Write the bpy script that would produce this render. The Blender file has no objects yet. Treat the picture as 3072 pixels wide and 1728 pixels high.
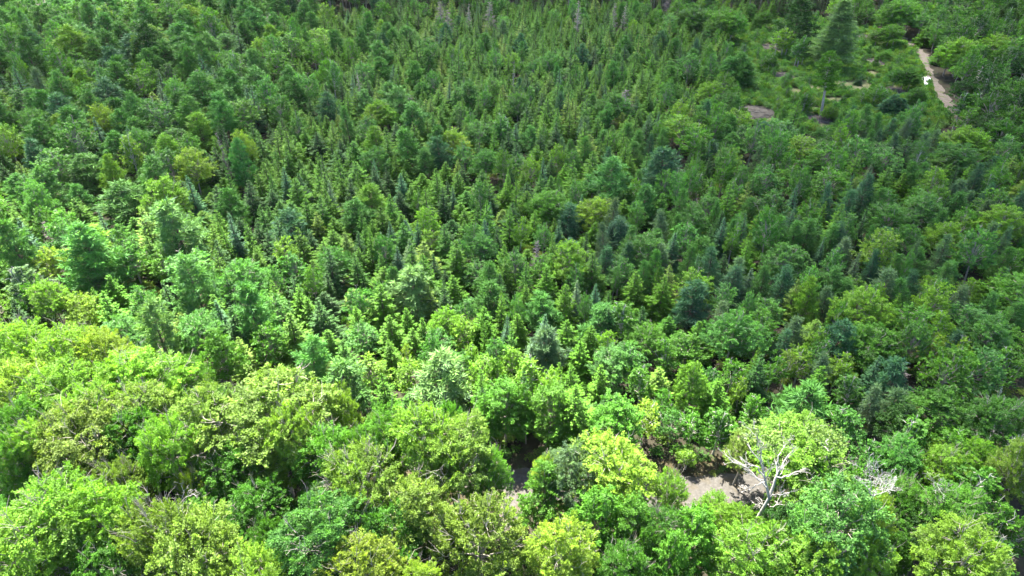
import bpy, math, random
import numpy as np
from math import radians, sin, cos, pi
from mathutils import Vector, Quaternion, Matrix

random.seed(7)
RS = np.random.RandomState(11)
S = bpy.context.scene
COL = S.collection

# ------------------------------------------------------------------ camera
CAM_H, PITCH, FPX = 58.0, radians(35.5), 2048.0          # photo pixels: 3072 x 1728
cam = bpy.data.objects.new('camera', bpy.data.cameras.new('camera'))
COL.objects.link(cam)
cam.location = (0, 0, CAM_H)
cam.rotation_euler = (pi / 2 - PITCH, 0, 0)
cam.data.sensor_width = 36
cam.data.lens = 24
cam.data.clip_end = 6000
S.camera = cam

# ------------------------------------------------------------------ sky, sun, exposure
SUN_EL, SUN_AZ = 59.0, -24.0                            # azimuth from +Y towards +X
W = bpy.data.worlds.new('World')
S.world = W
W.use_nodes = True
nt = W.node_tree
sky = nt.nodes.new('ShaderNodeTexSky')
sky.sky_type = 'NISHITA'
sky.sun_disc = False
sky.sun_elevation = radians(SUN_EL)
sky.sun_rotation = radians(SUN_AZ)
sky.altitude = 50
bg = nt.nodes['Background']
nt.links.new(sky.outputs[0], bg.inputs[0])
bg.inputs[1].default_value = 0.065
SUN_DIR = Vector((sin(radians(SUN_AZ)) * cos(radians(SUN_EL)), cos(radians(SUN_AZ)) * cos(radians(SUN_EL)), sin(radians(SUN_EL))))
sl = bpy.data.lights.new('sun', 'SUN')
sl.energy = 5.0
sl.angle = radians(0.53)
sl.color = (1.0, 0.93, 0.79)
sun = bpy.data.objects.new('sun', sl)
COL.objects.link(sun)
sun.location = SUN_DIR * 900
sun.rotation_euler = (-SUN_DIR).to_track_quat('-Z', 'Y').to_euler()
S.view_settings.view_transform = 'Standard'
S.view_settings.look = 'None'
S.view_settings.gamma = 1
S.view_settings.exposure = 3.3
try:
    cy = S.cycles
    cy.max_bounces = 6
    cy.diffuse_bounces = 2
    cy.glossy_bounces = 1
    cy.transmission_bounces = 4
    cy.transparent_max_bounces = 12
    cy.volume_bounces = 1
    cy.use_denoising = True
    cy.denoiser = 'OPENIMAGEDENOISE'
    cy.denoising_prefilter = 'ACCURATE'
    cy.use_adaptive_sampling = False
except Exception:
    pass

# ------------------------------------------------------------------ pixel <-> ground
cP, sP = cos(PITCH), sin(PITCH)


def gp(px, py, z=0.0):
    u, v = (px - 1536) / FPX, (864 - py) / FPX
    d = (u, cP + v * sP, -sP + v * cP)
    t = (z - CAM_H) / d[2]
    return d[0] * t, d[1] * t, t


def to_px(x, y, z):
    z = z - CAM_H
    dep = y * cP - z * sP
    up = y * sP + z * cP
    if dep < 1:
        return -9999, -9999, 1
    return 1536 + FPX * x / dep, 864 - FPX * up / dep, dep


CROP = {'A': (0, 0), 'B': (1024, 0), 'C': (2048, 0), 'D': (0, 576), 'E': (1024, 576), 'F': (2048, 576),
        'G': (0, 1152), 'H': (1024, 1152), 'I': (2048, 1152)}
CS = 1024 / 2576


def cpx(c, x, y):
    o = CROP[c]
    return o[0] + x * CS, o[1] + y * CS


# ------------------------------------------------------------------ materials
def new_mat(name):
    m = bpy.data.materials.new(name)
    m.use_nodes = True
    n = m.node_tree
    for x in list(n.nodes):
        n.nodes.remove(x)
    out = n.nodes.new('ShaderNodeOutputMaterial')
    return m, n, out


def leaf_material(name, transl, rough, spec):
    m, n, out = new_mat(name)
    tint = n.nodes.new('ShaderNodeAttribute')
    tint.attribute_type = 'INSTANCER'
    tint.attribute_name = 'tint'
    sh = n.nodes.new('ShaderNodeAttribute')
    sh.attribute_name = 'shade'
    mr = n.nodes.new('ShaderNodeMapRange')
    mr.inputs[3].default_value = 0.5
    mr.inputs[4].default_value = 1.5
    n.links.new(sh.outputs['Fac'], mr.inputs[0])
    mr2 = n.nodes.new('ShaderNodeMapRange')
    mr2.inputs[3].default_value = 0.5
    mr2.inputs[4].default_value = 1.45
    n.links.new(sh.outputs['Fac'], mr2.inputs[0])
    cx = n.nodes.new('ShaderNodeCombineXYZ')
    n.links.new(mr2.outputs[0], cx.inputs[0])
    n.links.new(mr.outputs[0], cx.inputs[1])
    cx.inputs[2].default_value = 1.0
    mul = n.nodes.new('ShaderNodeVectorMath')
    mul.operation = 'MULTIPLY'
    n.links.new(tint.outputs['Vector'], mul.inputs[0])
    n.links.new(cx.outputs[0], mul.inputs[1])
    p = n.nodes.new('ShaderNodeBsdfPrincipled')
    p.inputs['Roughness'].default_value = rough
    p.inputs['Specular IOR Level'].default_value = spec
    n.links.new(mul.outputs[0], p.inputs['Base Color'])
    tr = n.nodes.new('ShaderNodeBsdfTranslucent')
    warm = n.nodes.new('ShaderNodeVectorMath')
    warm.operation = 'MULTIPLY'
    warm.inputs[1].default_value = (1.22, 1.22, 0.58)
    n.links.new(mul.outputs[0], warm.inputs[0])
    n.links.new(warm.outputs[0], tr.inputs['Color'])
    mix = n.nodes.new('ShaderNodeMixShader')
    mix.inputs[0].default_value = transl
    n.links.new(p.outputs[0], mix.inputs[1])
    n.links.new(tr.outputs[0], mix.inputs[2])
    n.links.new(mix.outputs[0], out.inputs[0])
    return m


def noise_material(name, stops, scale, rough=0.9, detail=8, bump=0.0, bscale=None, second=None):
    """colour ramp over noise in object space; SECOND = (scale, lo, hi, colour) mixes patches of another colour in"""
    m, n, out = new_mat(name)
    tc = n.nodes.new('ShaderNodeTexCoord')
    nz = n.nodes.new('ShaderNodeTexNoise')
    nz.inputs['Scale'].default_value = scale
    nz.inputs['Detail'].default_value = detail
    nz.inputs['Roughness'].default_value = 0.65
    n.links.new(tc.outputs['Object'], nz.inputs['Vector'])
    rp = n.nodes.new('ShaderNodeValToRGB')
    els = rp.color_ramp.elements
    while len(els) < len(stops):
        els.new(0.5)
    for e, (pos, c) in zip(els, stops):
        e.position = pos
        e.color = (*c, 1)
    n.links.new(nz.outputs['Fac'], rp.inputs[0])
    col = rp.outputs[0]
    if second:
        n2 = n.nodes.new('ShaderNodeTexNoise')
        n2.inputs['Scale'].default_value = second[0]
        n2.inputs['Detail'].default_value = 6
        n.links.new(tc.outputs['Object'], n2.inputs['Vector'])
        mr = n.nodes.new('ShaderNodeMapRange')
        mr.inputs[1].default_value = second[1]
        mr.inputs[2].default_value = second[2]
        n.links.new(n2.outputs['Fac'], mr.inputs[0])
        mx = n.nodes.new('ShaderNodeMix')
        mx.data_type = 'RGBA'
        n.links.new(mr.outputs[0], mx.inputs[0])
        n.links.new(col, mx.inputs[6])
        mx.inputs[7].default_value = (*second[3], 1)
        col = mx.outputs[2]
    p = n.nodes.new('ShaderNodeBsdfPrincipled')
    p.inputs['Roughness'].default_value = rough
    p.inputs['Specular IOR Level'].default_value = 0.2
    n.links.new(col, p.inputs['Base Color'])
    if bump:
        b = n.nodes.new('ShaderNodeBump')
        b.inputs['Strength'].default_value = bump
        b.inputs['Distance'].default_value = 0.1
        nb = n.nodes.new('ShaderNodeTexNoise')
        nb.inputs['Scale'].default_value = bscale or scale * 4
        nb.inputs['Detail'].default_value = 6
        n.links.new(tc.outputs['Object'], nb.inputs['Vector'])
        n.links.new(nb.outputs['Fac'], b.inputs['Height'])
        n.links.new(b.outputs[0], p.inputs['Normal'])
    n.links.new(p.outputs[0], out.inputs[0])
    return m


def plain(name, c, rough=0.5, metal=0.0, spec=0.5):
    return noise_material(name, [(0.3, [x * 0.92 for x in c]), (0.7, c)], 3.0, rough) if metal == 0 else noise_material(name, [(0.3, c), (0.7, c)], 3.0, rough)


M_LEAF = leaf_material('broad_leaf', 0.45, 0.55, 0.18)
M_NEEDLE = leaf_material('needle', 0.28, 0.6, 0.12)
M_BARK = noise_material('brown_bark', [(0.3, (0.06, 0.045, 0.035)), (0.7, (0.14, 0.11, 0.085))], 6)
M_GREY = noise_material('grey_bark', [(0.3, (0.16, 0.14, 0.12)), (0.7, (0.34, 0.31, 0.28))], 5)
M_SILVER = noise_material('weathered_silver_wood', [(0.3, (0.15, 0.142, 0.138)), (0.7, (0.36, 0.35, 0.34))], 5)
M_DEADN = noise_material('dead_twig', [(0.3, (0.10, 0.085, 0.085)), (0.7, (0.22, 0.19, 0.19))], 4)
M_RUST = noise_material('dead_needles', [(0.3, (0.12, 0.055, 0.03)), (0.7, (0.2, 0.1, 0.06))], 4)
M_PALE = noise_material('pale_birch_bark', [(0.35, (0.22, 0.21, 0.19)), (0.6, (0.4, 0.39, 0.36))], 4)
M_GROUND = noise_material('forest_floor', [(0.3, (0.012, 0.011, 0.008)), (0.5, (0.022, 0.019, 0.012)), (0.7, (0.018, 0.028, 0.009))], 0.5, bump=0.6)
M_ROAD = noise_material('gravel', [(0.25, (0.034, 0.032, 0.030)), (0.5, (0.058, 0.055, 0.052)), (0.75, (0.092, 0.087, 0.083))], 2.6, bump=0.6, bscale=18, second=(0.5, 0.5, 0.68, (0.055, 0.046, 0.030)))
M_SAND = noise_material('sandy_track', [(0.25, (0.075, 0.064, 0.055)), (0.5, (0.115, 0.098, 0.088)), (0.75, (0.155, 0.137, 0.125))], 1.4, bump=0.6, bscale=12, second=(0.4, 0.55, 0.66, (0.07, 0.085, 0.03)))
M_VERGE = noise_material('dry_verge', [(0.3, (0.016, 0.016, 0.009)), (0.5, (0.034, 0.027, 0.014)), (0.7, (0.026, 0.042, 0.012))], 0.9, bump=0.6)
M_CLEAR = noise_material('clearing_floor', [(0.3, (0.04, 0.055, 0.018)), (0.5, (0.075, 0.085, 0.034)), (0.72, (0.13, 0.12, 0.08))], 0.5, bump=0.8, bscale=3, second=(0.16, 0.6, 0.72, (0.11, 0.10, 0.085)))
M_MEADOW = noise_material('meadow_grass', [(0.3, (0.16, 0.2, 0.05)), (0.7, (0.3, 0.32, 0.1))], 0.12, bump=0.3)
M_STONE = noise_material('pale_stone', [(0.3, (0.035, 0.032, 0.028)), (0.7, (0.075, 0.068, 0.06))], 1.5, bump=0.4)


# ------------------------------------------------------------------ mesh helpers
def mesh_from(name, V, F4, mat, shade=None, F3=None, smooth=False):
    me = bpy.data.meshes.new(name)
    nv = len(V)
    n4 = 0 if F4 is None else len(F4)
    n3 = 0 if F3 is None else len(F3)
    me.vertices.add(nv)
    me.vertices.foreach_set('co', np.asarray(V, np.float32).ravel())
    me.loops.add(n4 * 4 + n3 * 3)
    li = []
    if n4:
        li.append(np.asarray(F4, np.int32).ravel())
    if n3:
        li.append(np.asarray(F3, np.int32).ravel())
    me.loops.foreach_set('vertex_index', np.concatenate(li))
    me.polygons.add(n4 + n3)
    ls = np.concatenate([np.arange(n4) * 4, n4 * 4 + np.arange(n3) * 3]).astype(np.int32)
    me.polygons.foreach_set('loop_start', ls)
    me.update(calc_edges=True)
    if shade is not None:
        a = me.attributes.new('shade', 'FLOAT', 'FACE')
        a.data.foreach_set('value', np.asarray(shade, np.float32))
    if smooth:
        me.polygons.foreach_set('use_smooth', np.ones(n4 + n3, bool))
    me.materials.append(mat)
    return me


def norm(a):
    return a / np.maximum(np.linalg.norm(a, axis=-1, keepdims=True), 1e-9)


class Leaves:
    """diamond leaf faces gathered with numpy"""
    def __init__(self):
        self.V, self.Sh, self.n = [], [], 0

    def add(self, p, d, nrm, l, w, sh):
        d = norm(d)
        s = norm(np.cross(nrm, d))
        l = np.broadcast_to(np.asarray(l, float), (len(p),))[:, None] * 0.5
        w = np.broadcast_to(np.asarray(w, float), (len(p),))[:, None] * 0.5
        q = np.stack([p - d * l, p - d * l * 0.1 + s * w, p + d * l, p - d * l * 0.1 - s * w], 1)
        self.V.append(q.reshape(-1, 3))
        self.Sh.append(np.broadcast_to(np.asarray(sh, float), (len(p),)))
        self.n += len(p)

    def mesh(self, name, mat):
        V = np.concatenate(self.V)
        F = np.arange(len(V)).reshape(-1, 4)
        return mesh_from(name, V, F, mat, np.clip(np.concatenate(self.Sh), 0, 1))


class Tubes:
    def __init__(self, sides=5):
        self.V, self.F, self.T, self.n, self.k = [], [], [], 0, sides

    def add(self, pts, rad):
        pts = np.asarray(pts, float)
        rad = np.asarray(rad, float)
        m, k = len(pts), self.k
        t = np.gradient(pts, axis=0)
        t = norm(t)
        ref = np.where(np.abs(t[:, 2:3]) > 0.9, np.array([[1., 0, 0]]), np.array([[0, 0, 1.]]))
        a = norm(np.cross(t, ref))
        for i in range(1, m):                      # keep the ring frame from twisting
            a[i] = a[i - 1] - t[i] * np.dot(a[i - 1], t[i])
            a[i] /= max(np.linalg.norm(a[i]), 1e-9)
        b = np.cross(t, a)
        th = np.arange(k) * 2 * pi / k
        ring = pts[:, None] + rad[:, None, None] * (a[:, None] * np.cos(th)[None, :, None] + b[:, None] * np.sin(th)[None, :, None])
        self.V.append(ring.reshape(-1, 3))
        i, j = np.meshgrid(np.arange(m - 1), np.arange(k), indexing='ij')
        j2 = (j + 1) % k
        q = np.stack([i * k + j, i * k + j2, (i + 1) * k + j2, (i + 1) * k + j], -1).reshape(-1, 4) + self.n
        self.F.append(q)
        self.n += m * k

    def mesh(self, name, mat):
        return mesh_from(name, np.concatenate(self.V), np.concatenate(self.F), mat, smooth=True)


def rdir(r, n):
    return norm(r.normal(size=(n, 3)))


def curve_pts(a, b, r, bend=0.12, n=5, sag=0.0):
    a, b = np.asarray(a, float), np.asarray(b, float)
    t = np.linspace(0, 1, n)[:, None]
    off = r.normal(size=3) * np.linalg.norm(b - a) * bend
    return a + (b - a) * t + off * (t * (1 - t) * 2) + np.array([0, 0, sag]) * (t * (1 - t) * 4)


# ------------------------------------------------------------------ tree shapes (each returns crown mesh, trunk mesh)
def broadleaf(seed, H, R, zb, nl, leaf, per, cl, dens=1.0, bark=None, twigs=0, upright=0.0, top=0.5, lay=0.5, lobe=(0.26, 0.46), cone=0.0):
    r = np.random.RandomState(seed)
    L = Leaves()
    T = Tubes(5)
    Hc = (H - zb) / 2
    zc = zb + Hc
    i = np.arange(nl)
    z = 1 - (i + 0.5) / nl * 1.55
    th = i * 2.39996 + r.uniform(0, 6)
    rr = np.sqrt(np.maximum(0, 1 - np.clip(z, -1, 1) ** 2))
    # widest part at TOP of the crown's height
    skew = 1 - 0.45 * np.maximum(0, z) * (1 - top) - 0.25 * np.maximum(0, -z) * (1 - cone)
    skew *= 1 - cone * np.clip(z, 0, 1) * 0.5
    rl = R * r.uniform(lobe[0], lobe[1], nl)
    rl *= 1 - cone * 0.6 * np.clip(z, 0, 1)
    rl[0] *= 0.8
    fr = r.uniform(0.55, 0.85, nl)
    C = np.stack([np.cos(th) * rr * R * fr * skew, np.sin(th) * rr * R * fr * skew, zc + z * (Hc - rl * 0.5) * r.uniform(0.8, 1.08, nl)], 1)
    C[:, :2] += r.normal(size=(nl, 2)) * R * 0.07
    # trunk and limbs
    lean = r.normal(size=2) * 0.03 * H
    tr = 0.011 * H + 0.02
    fork = zb + Hc * 0.55
    trunk = np.array([[0, 0, -0.3], [lean[0] * .2, lean[1] * .2, zb * 0.5], [lean[0] * .5, lean[1] * .5, fork], [lean[0], lean[1], H * 0.93]])
    T.add(trunk, [tr * 1.35, tr, tr * 0.7, 0.02])
    for k in range(nl):
        z0 = min(fork + 0.2 * (C[k, 2] - fork), C[k, 2] - 0.15 * rl[k]) if C[k, 2] > fork else max(zb * 0.8, C[k, 2] - 0.2 * R)
        f = np.clip(z0 / fork, 0, 1.5)
        s = np.array([lean[0] * .5 * f, lean[1] * .5 * f, z0])
        T.add(curve_pts(s, C[k], r, 0.1, 5, 0.05 * R), np.linspace(tr * 0.45, tr * 0.12, 5))
    # clumps on the lobes
    for k in range(nl):
        nc = max(3, int(dens * 4 * pi * rl[k] ** 2 * 0.5 / (cl * cl * 1.5)))
        d = rdir(r, nc * 2)
        d = d[d[:, 2] > -0.45][:nc]
        P = C[k] + d * rl[k] * r.uniform(0.7, 1.08, (len(d), 1)) * np.array([1.08, 1.08, 0.8])
        # drop clumps buried inside neighbouring lobes
        keep = np.ones(len(P), bool)
        for q in range(nl):
            if q != k:
                e = np.linalg.norm((P - C[q]) / np.array([1.08, 1.08, 0.8]), axis=1) / rl[q]
                keep &= (e > 0.78) | (r.uniform(size=len(P)) < 0.12)
        keep &= r.uniform(size=len(P)) > 0.1
        P, d = P[keep], d[keep]
        if not len(P):
            continue
        up = np.array([0, 0, 1.0])
        nn = norm(d * (1 - lay) + up * (lay + 0.25) + r.normal(size=d.shape) * 0.22)
        lob_sh = r.uniform(0.38, 0.62)
        csh = np.clip(lob_sh + r.normal(size=len(P)) * 0.12, 0.05, 0.95)
        csz = cl * r.uniform(0.6, 1.25, len(P))
        m = per
        idx = np.repeat(np.arange(len(P)), m)
        N = len(idx)
        ax = norm(d * np.array([1, 1, 0.6]) + up * (0.15 + upright) + r.normal(size=d.shape) * 0.35)     # the spray's own axis
        a2 = norm(np.cross(nn, ax))
        a3 = norm(np.cross(ax, a2))
        u = r.uniform(-0.75, 1.0, N)
        wdt = (1.05 - 0.75 * np.abs(u - 0.0)) * 0.62
        off = ax[idx] * (u * 1.25 * csz[idx])[:, None] + a2[idx] * (r.normal(size=N) * wdt * 0.62 * csz[idx])[:, None]
        off += a3[idx] * (r.normal(size=N) * 0.14 * csz[idx] - 0.18 * np.abs(u) * csz[idx])[:, None]
        pos = P[idx] + off
        ln = norm(nn[idx] + r.normal(size=(N, 3)) * 0.3)
        ld = norm(off + r.normal(size=(N, 3)) * 0.25 + ax[idx] * 0.2)
        sz = leaf * r.uniform(0.65, 1.3, N)
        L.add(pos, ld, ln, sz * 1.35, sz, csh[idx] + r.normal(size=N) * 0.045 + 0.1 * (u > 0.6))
        if twigs:
            for q in range(len(P)):
                if r.uniform() < 0.25:
                    T.add(curve_pts(C[k] * 0.7 + P[q] * 0.3, P[q] + (P[q] - C[k]) * 0.05, r, 0.15, 3), [0.022, 0.016, 0.008])
    for _ in range(twigs):                        # bare twigs that show through and above the leaves
        k = r.randint(0, max(2, nl * 2 // 3))
        d = norm(C[k] - np.array([0, 0, zc - Hc * 0.6]) + r.normal(size=3) * R * 0.25)
        s = C[k] + d * rl[k] * 0.2
        e = s + d * (rl[k] * r.uniform(0.8, 1.45)) + np.array([0, 0, 0.3])
        p = curve_pts(s, e, r, 0.16, 5)
        T.add(p, np.linspace(0.034, 0.010, 5))
        for _ in range(3):
            j = r.randint(1, 4)
            e2 = p[j] + (d + r.normal(size=3) * 0.6) * rl[k] * 0.5
            T.add(curve_pts(p[j], e2, r, 0.15, 3), [0.02, 0.016, 0.008])
    return L.mesh('crown', M_LEAF), T.mesh('trunk', bark or M_GREY)


def conifer(seed, H, R, zb, dz, nb, step, sp, droop=-0.15, power=0.85, ragged=0.25, tipsh=0.25, wid=0.32, mat=None, top_lean=0.0, bare=None):
    """spruce or fir: whorls of drooping branches hung with short sprays"""
    r = np.random.RandomState(seed)
    L = Leaves()
    T = Tubes(5)
    T.add([[0, 0, -0.3], [0, 0, H * 0.5], [top_lean, 0, H * 0.99]], [0.014 * H + 0.02, 0.008 * H + 0.015, 0.012])
    z = zb
    P, D, N_, LN, WD, SH = [], [], [], [], [], []
    while z < H - 0.12:
        f = (H - z) / (H - zb)
        Lw = R * f ** power
        n = max(4, int(nb * (0.55 + 0.45 * f) + r.uniform(-1, 1)))
        a0 = r.uniform(0, 6.28)
        for k in range(n):
            az = a0 + k * 2 * pi / n + r.normal() * 0.2
            l = max(0.1, Lw * r.uniform(1 - ragged, 1 + ragged * 0.6))
            el = droop + (0.5 - droop) * (1 - f) ** 3 + r.normal() * 0.08
            zz = z + r.uniform(-0.5, 0.5) * dz
            h = np.array([cos(az), sin(az), 0])
            side = np.array([-sin(az), cos(az), 0])
            bsh = 0.42 + r.normal() * 0.1
            ns = max(2, int(l / step))
            T.add([[0, 0, zz], h * l * 0.6 + np.array([0, 0, zz + sin(el) * l * 0.55])], [0.012, 0.006]) if l > 0.9 and r.uniform() < 0.4 else None
            for q in range(ns):
                s = (q + 0.6) / ns
                if s < 0.22 and l > 0.7:
                    continue
                zq = zz + sin(el) * l * s + 0.22 * l * max(0, s - 0.55) ** 2 * 2
                p = h * (cos(el) * l * s) + np.array([0, 0, zq])
                sl = sp * (1.15 - 0.5 * s) * r.uniform(0.75, 1.3) * (0.3 + 0.7 * f)
                for sgn in (-1, 1):
                    dd = h * r.uniform(0.5, 0.9) + side * sgn * r.uniform(0.5, 0.9) + np.array([0, 0, r.uniform(-0.3, 0.12)])
                    P.append(p + dd * sl * 0.42)
                    D.append(dd)
                    N_.append(np.array([0, 0, 1.0]) + r.normal(size=3) * 0.35)
                    LN.append(sl)
                    WD.append(sl * wid * r.uniform(0.8, 1.3))
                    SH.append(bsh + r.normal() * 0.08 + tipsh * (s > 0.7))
            for _ in range(2):
                dd = h + np.array([0, 0, sin(el) + r.uniform(0.0, 0.5)]) + r.normal(size=3) * 0.2
                P.append(h * (cos(el) * l) + np.array([0, 0, zz + sin(el) * l + 0.09 * l]))
                D.append(dd)
                N_.append(np.array([0, 0, 1.0]) + r.normal(size=3) * 0.4)
                LN.append(sp * 1.05 * (0.3 + 0.7 * f))
                WD.append(sp * wid * (0.3 + 0.7 * f))
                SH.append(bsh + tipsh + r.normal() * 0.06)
        z += dz * (0.75 + 0.45 * f) * r.uniform(0.85, 1.15)
    for k in range(7):                            # leader
        a = k * 0.9
        P.append(np.array([top_lean, 0, H - 0.1 - 0.09 * k]))
        D.append(np.array([cos(a) * 0.35, sin(a) * 0.35, 1.0]))
        N_.append(np.array([cos(a + 1.5), sin(a + 1.5), 0.1]))
        LN.append(0.24)
        WD.append(0.08)
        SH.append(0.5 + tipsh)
    L.add(np.array(P), np.array(D), norm(np.array(N_)), np.array(LN), np.array(WD), np.array(SH))
    return L.mesh('crown', mat or M_NEEDLE), T.mesh('trunk', M_BARK)


def pine(seed, H, R, zb, dz, nb, tuft, per, rise=0.35, dome=0.55, wid=0.16, nbr=5, spread=0.9, bark=None, fuzz=0.0):
    """pine or larch: upswept boughs that end in soft tufts of long needles"""
    r = np.random.RandomState(seed)
    L = Leaves()
    T = Tubes(5)
    T.add([[0, 0, -0.3], [0, 0, zb], [r.normal() * 0.1, r.normal() * 0.1, H * 0.6], [0, 0, H * 0.97]], [0.012 * H + 0.03, 0.010 * H + 0.02, 0.006 * H + 0.015, 0.012])
    tufts, tdir, tsz, tsh = [], [], [], []
    z = zb
    up = np.array([0, 0, 1.0])
    while z < H - 0.2:
        f = (H - z) / (H - zb)
        prof = f ** dome * (0.75 + 0.25 * min(1, (1 - f) * 4))
        n = max(3, int(nb * (0.6 + 0.4 * f) + r.uniform(-0.5, 1)))
        a0 = r.uniform(0, 6.28)
        for k in range(n):
            az = a0 + k * 2 * pi / n + r.normal() * 0.25
            l = R * prof * r.uniform(0.6, 1.15)
            el = rise * r.uniform(0.4, 1.3) + 0.7 * (1 - f) ** 2
            h = np.array([cos(az), sin(az), 0])
            sd = np.array([-sin(az), cos(az), 0])
            s0 = np.array([0, 0, z + r.uniform(-.3, .3) * dz])
            tip = s0 + h * l * cos(el) + up * l * sin(el)
            mid = s0 + h * l * 0.5 * cos(el * 0.6) + up * l * 0.5 * sin(el * 0.5)
            T.add([s0, mid, tip], [0.02 + 0.012 * l, 0.018, 0.008])
            bsh = 0.45 + r.normal() * 0.1
            m = max(3, int(l / (0.55 * tuft) * nbr / 5 * 2))
            for q in range(m):
                s = r.uniform(0.3, 1.0)
                base = s0 + (mid - s0) * 2 * s if s < 0.5 else mid + (tip - mid) * (2 * s - 1)
                w = l * 0.34 * spread * (1.15 - s)
                p = base + sd * r.uniform(-1, 1) * w + up * r.uniform(0.0, 0.25) * tuft + h * r.uniform(-.1, .15) * l
                tufts.append(p)
                tdir.append(norm(h * 0.7 + up * 0.75 + sd * r.normal() * 0.4))
                tsz.append(tuft * r.uniform(0.7, 1.2))
                tsh.append(bsh + r.normal() * 0.08)
        z += dz * r.uniform(0.8, 1.2) * (0.6 + 0.4 * f)
    for k in range(6):
        tufts.append(np.array([r.normal() * 0.12, r.normal() * 0.12, H - 0.1 - 0.12 * k]))
        tdir.append(norm(up + r.normal(size=3) * 0.3))
        tsz.append(tuft)
        tsh.append(0.55)
    tufts, tdir, tsz, tsh = map(np.array, (tufts, tdir, tsz, tsh))
    idx = np.repeat(np.arange(len(tufts)), per)
    N = len(idx)
    d = norm(tdir[idx] * 0.75 + rdir(r, N) * 0.95)
    l = tsz[idx] * r.uniform(0.6, 1.1, N)
    pos = tufts[idx] + d * (l * 0.45)[:, None] + r.normal(size=(N, 3)) * (0.12 + fuzz) * tuft
    L.add(pos, d, norm(r.normal(size=(N, 3)) + up * 0.5), l, l * wid, tsh[idx] + r.normal(size=N) * 0.1)
    return L.mesh('crown', M_NEEDLE), T.mesh('trunk', bark or M_BARK)


def snag(seed, H, R, mat, leaf=None):
    """dead conifer: bare stem with thin drooping dead branches"""
    r = np.random.RandomState(seed)
    T, B = Tubes(5), Tubes(4)
    T.add([[0, 0, -0.3], [0, 0, H * 0.5], [r.normal() * 0.15, 0, H]], [0.014 * H + 0.03, 0.01 * H, 0.015])
    z = H * 0.18
    while z < H * 0.97:
        f = (H - z) / H
        for k in range(5):
            az = r.uniform(0, 6.28)
            l = R * (0.25 + f * 0.9) * r.uniform(0.5, 1.1)
            h = np.array([cos(az), sin(az), r.uniform(-0.25, 0.25)])
            e = np.array([0, 0, z]) + h * l
            B.add(curve_pts([0, 0, z], e, r, 0.1, 4), [0.035, 0.028, 0.02, 0.01])
            for q in range(5):
                s = np.array([0, 0, z]) + h * l * r.uniform(0.35, 1)
                B.add(curve_pts(s, s + (h + r.normal(size=3) * 0.7) * l * 0.4, r, 0.1, 3), [0.02, 0.016, 0.008])
        z += 0.045 * H * r.uniform(0.7, 1.3)
    return B.mesh('crown', mat), T.mesh('trunk', mat)


# variants: name -> list of (crown mesh, trunk mesh, H, R)
VAR = {}


def reg(kind, H, R, pair):
    pair[0].name, pair[1].name = kind + '_crown', kind + '_trunk'
    co = np.empty(len(pair[0].vertices) * 3, np.float32)
    pair[0].vertices.foreach_get('co', co)
    co = co.reshape(-1, 3)
    R, H = float(np.percentile(np.hypot(co[:, 0], co[:, 1]), 97 if 'spruce' not in kind and kind != 'fir' else 90)), float(co[:, 2].max())     # true size of the shape
    VAR.setdefault(kind, []).append((pair[0], pair[1], H, R))


for k in range(6):
    reg('hardwood', 15, 4.2, broadleaf(100 + k, 15, 4.2, 4.5, 26 + 2 * (k % 3), 0.122, 88, 0.62, dens=1.15, twigs=10 + 6 * (k % 3), top=0.75, lay=0.5))
for k in range(2):
    reg('brushy', 14, 4.5, broadleaf(130 + k, 14, 4.5, 4, 30, 0.118, 78, 0.55, dens=1.0, twigs=40, upright=0.55, top=0.8, lay=0.7, lobe=(0.22, 0.36)))
for k in range(3):
    reg('clumpy', 11, 3.0, broadleaf(140 + k, 11, 3.0, 1.2, 34, 0.115, 66, 0.42, dens=1.3, twigs=0, top=0.1, lay=0.35, lobe=(0.18, 0.3), cone=0.5))
for k in range(6):
    reg('maple', 8, 2.4, broadleaf(200 + k, 8, 2.2, 1.2, 24 + k, 0.17, 26, 0.46, dens=0.95, twigs=3, top=0.0 + 0.3 * (k % 3), lay=0.4, lobe=(0.2, 0.36), upright=0.3, cone=(0.55, 0.35, 0.1)[k % 3]))
for k in range(4):
    reg('big_maple', 10, 3.6, broadleaf(215 + k, 10, 3.6, 1.8, 30, 0.13, 66, 0.56, dens=1.1, twigs=4, top=0.2 + 0.2 * (k % 2), lay=0.45, lobe=(0.2, 0.34), upright=0.2, cone=0.25))
for k in range(2):
    reg('soft_tree', 14, 3.8, broadleaf(222 + k, 14, 3.8, 3, 34, 0.14, 46, 0.55, dens=1.3, twigs=6, top=0.4, lay=0.4, lobe=(0.2, 0.34), upright=0.2, cone=0.2))
for k in range(3):
    reg('birch', 7.5, 1.6, broadleaf(230 + k, 7.5, 1.6, 1.2, 18, 0.14, 22, 0.36, dens=1.1, bark=M_PALE, twigs=4, top=0.2, lay=0.3, cone=0.3, upright=0.2))
for k in range(3):
    reg('shrub', 1.6, 1.2, broadleaf(260 + k, 1.6, 1.2, 0.1, 9, 0.16, 12, 0.3, dens=1.0, top=0.4))
for k in range(6):
    reg('spruce', 6, 1.6, conifer(300 + k, 6, 1.6, 0.2, 0.38, 12, 0.15, 0.46, droop=-0.22 + 0.06 * (k % 3), power=0.9, ragged=0.38, wid=0.55, tipsh=0.17))
for k in range(3):
    reg('road_spruce', 11, 2.6, conifer(330 + k, 11, 2.6, 0.6, 0.36, 13, 0.18, 0.45, droop=-0.12, power=0.85, ragged=0.35, wid=0.5))
for k in range(3):
    reg('fir', 7, 0.95, conifer(350 + k, 7, 1.0, 0.3, 0.36, 10, 0.14, 0.38, droop=0.0, power=0.9, ragged=0.22, tipsh=0.15, wid=0.5))
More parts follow.
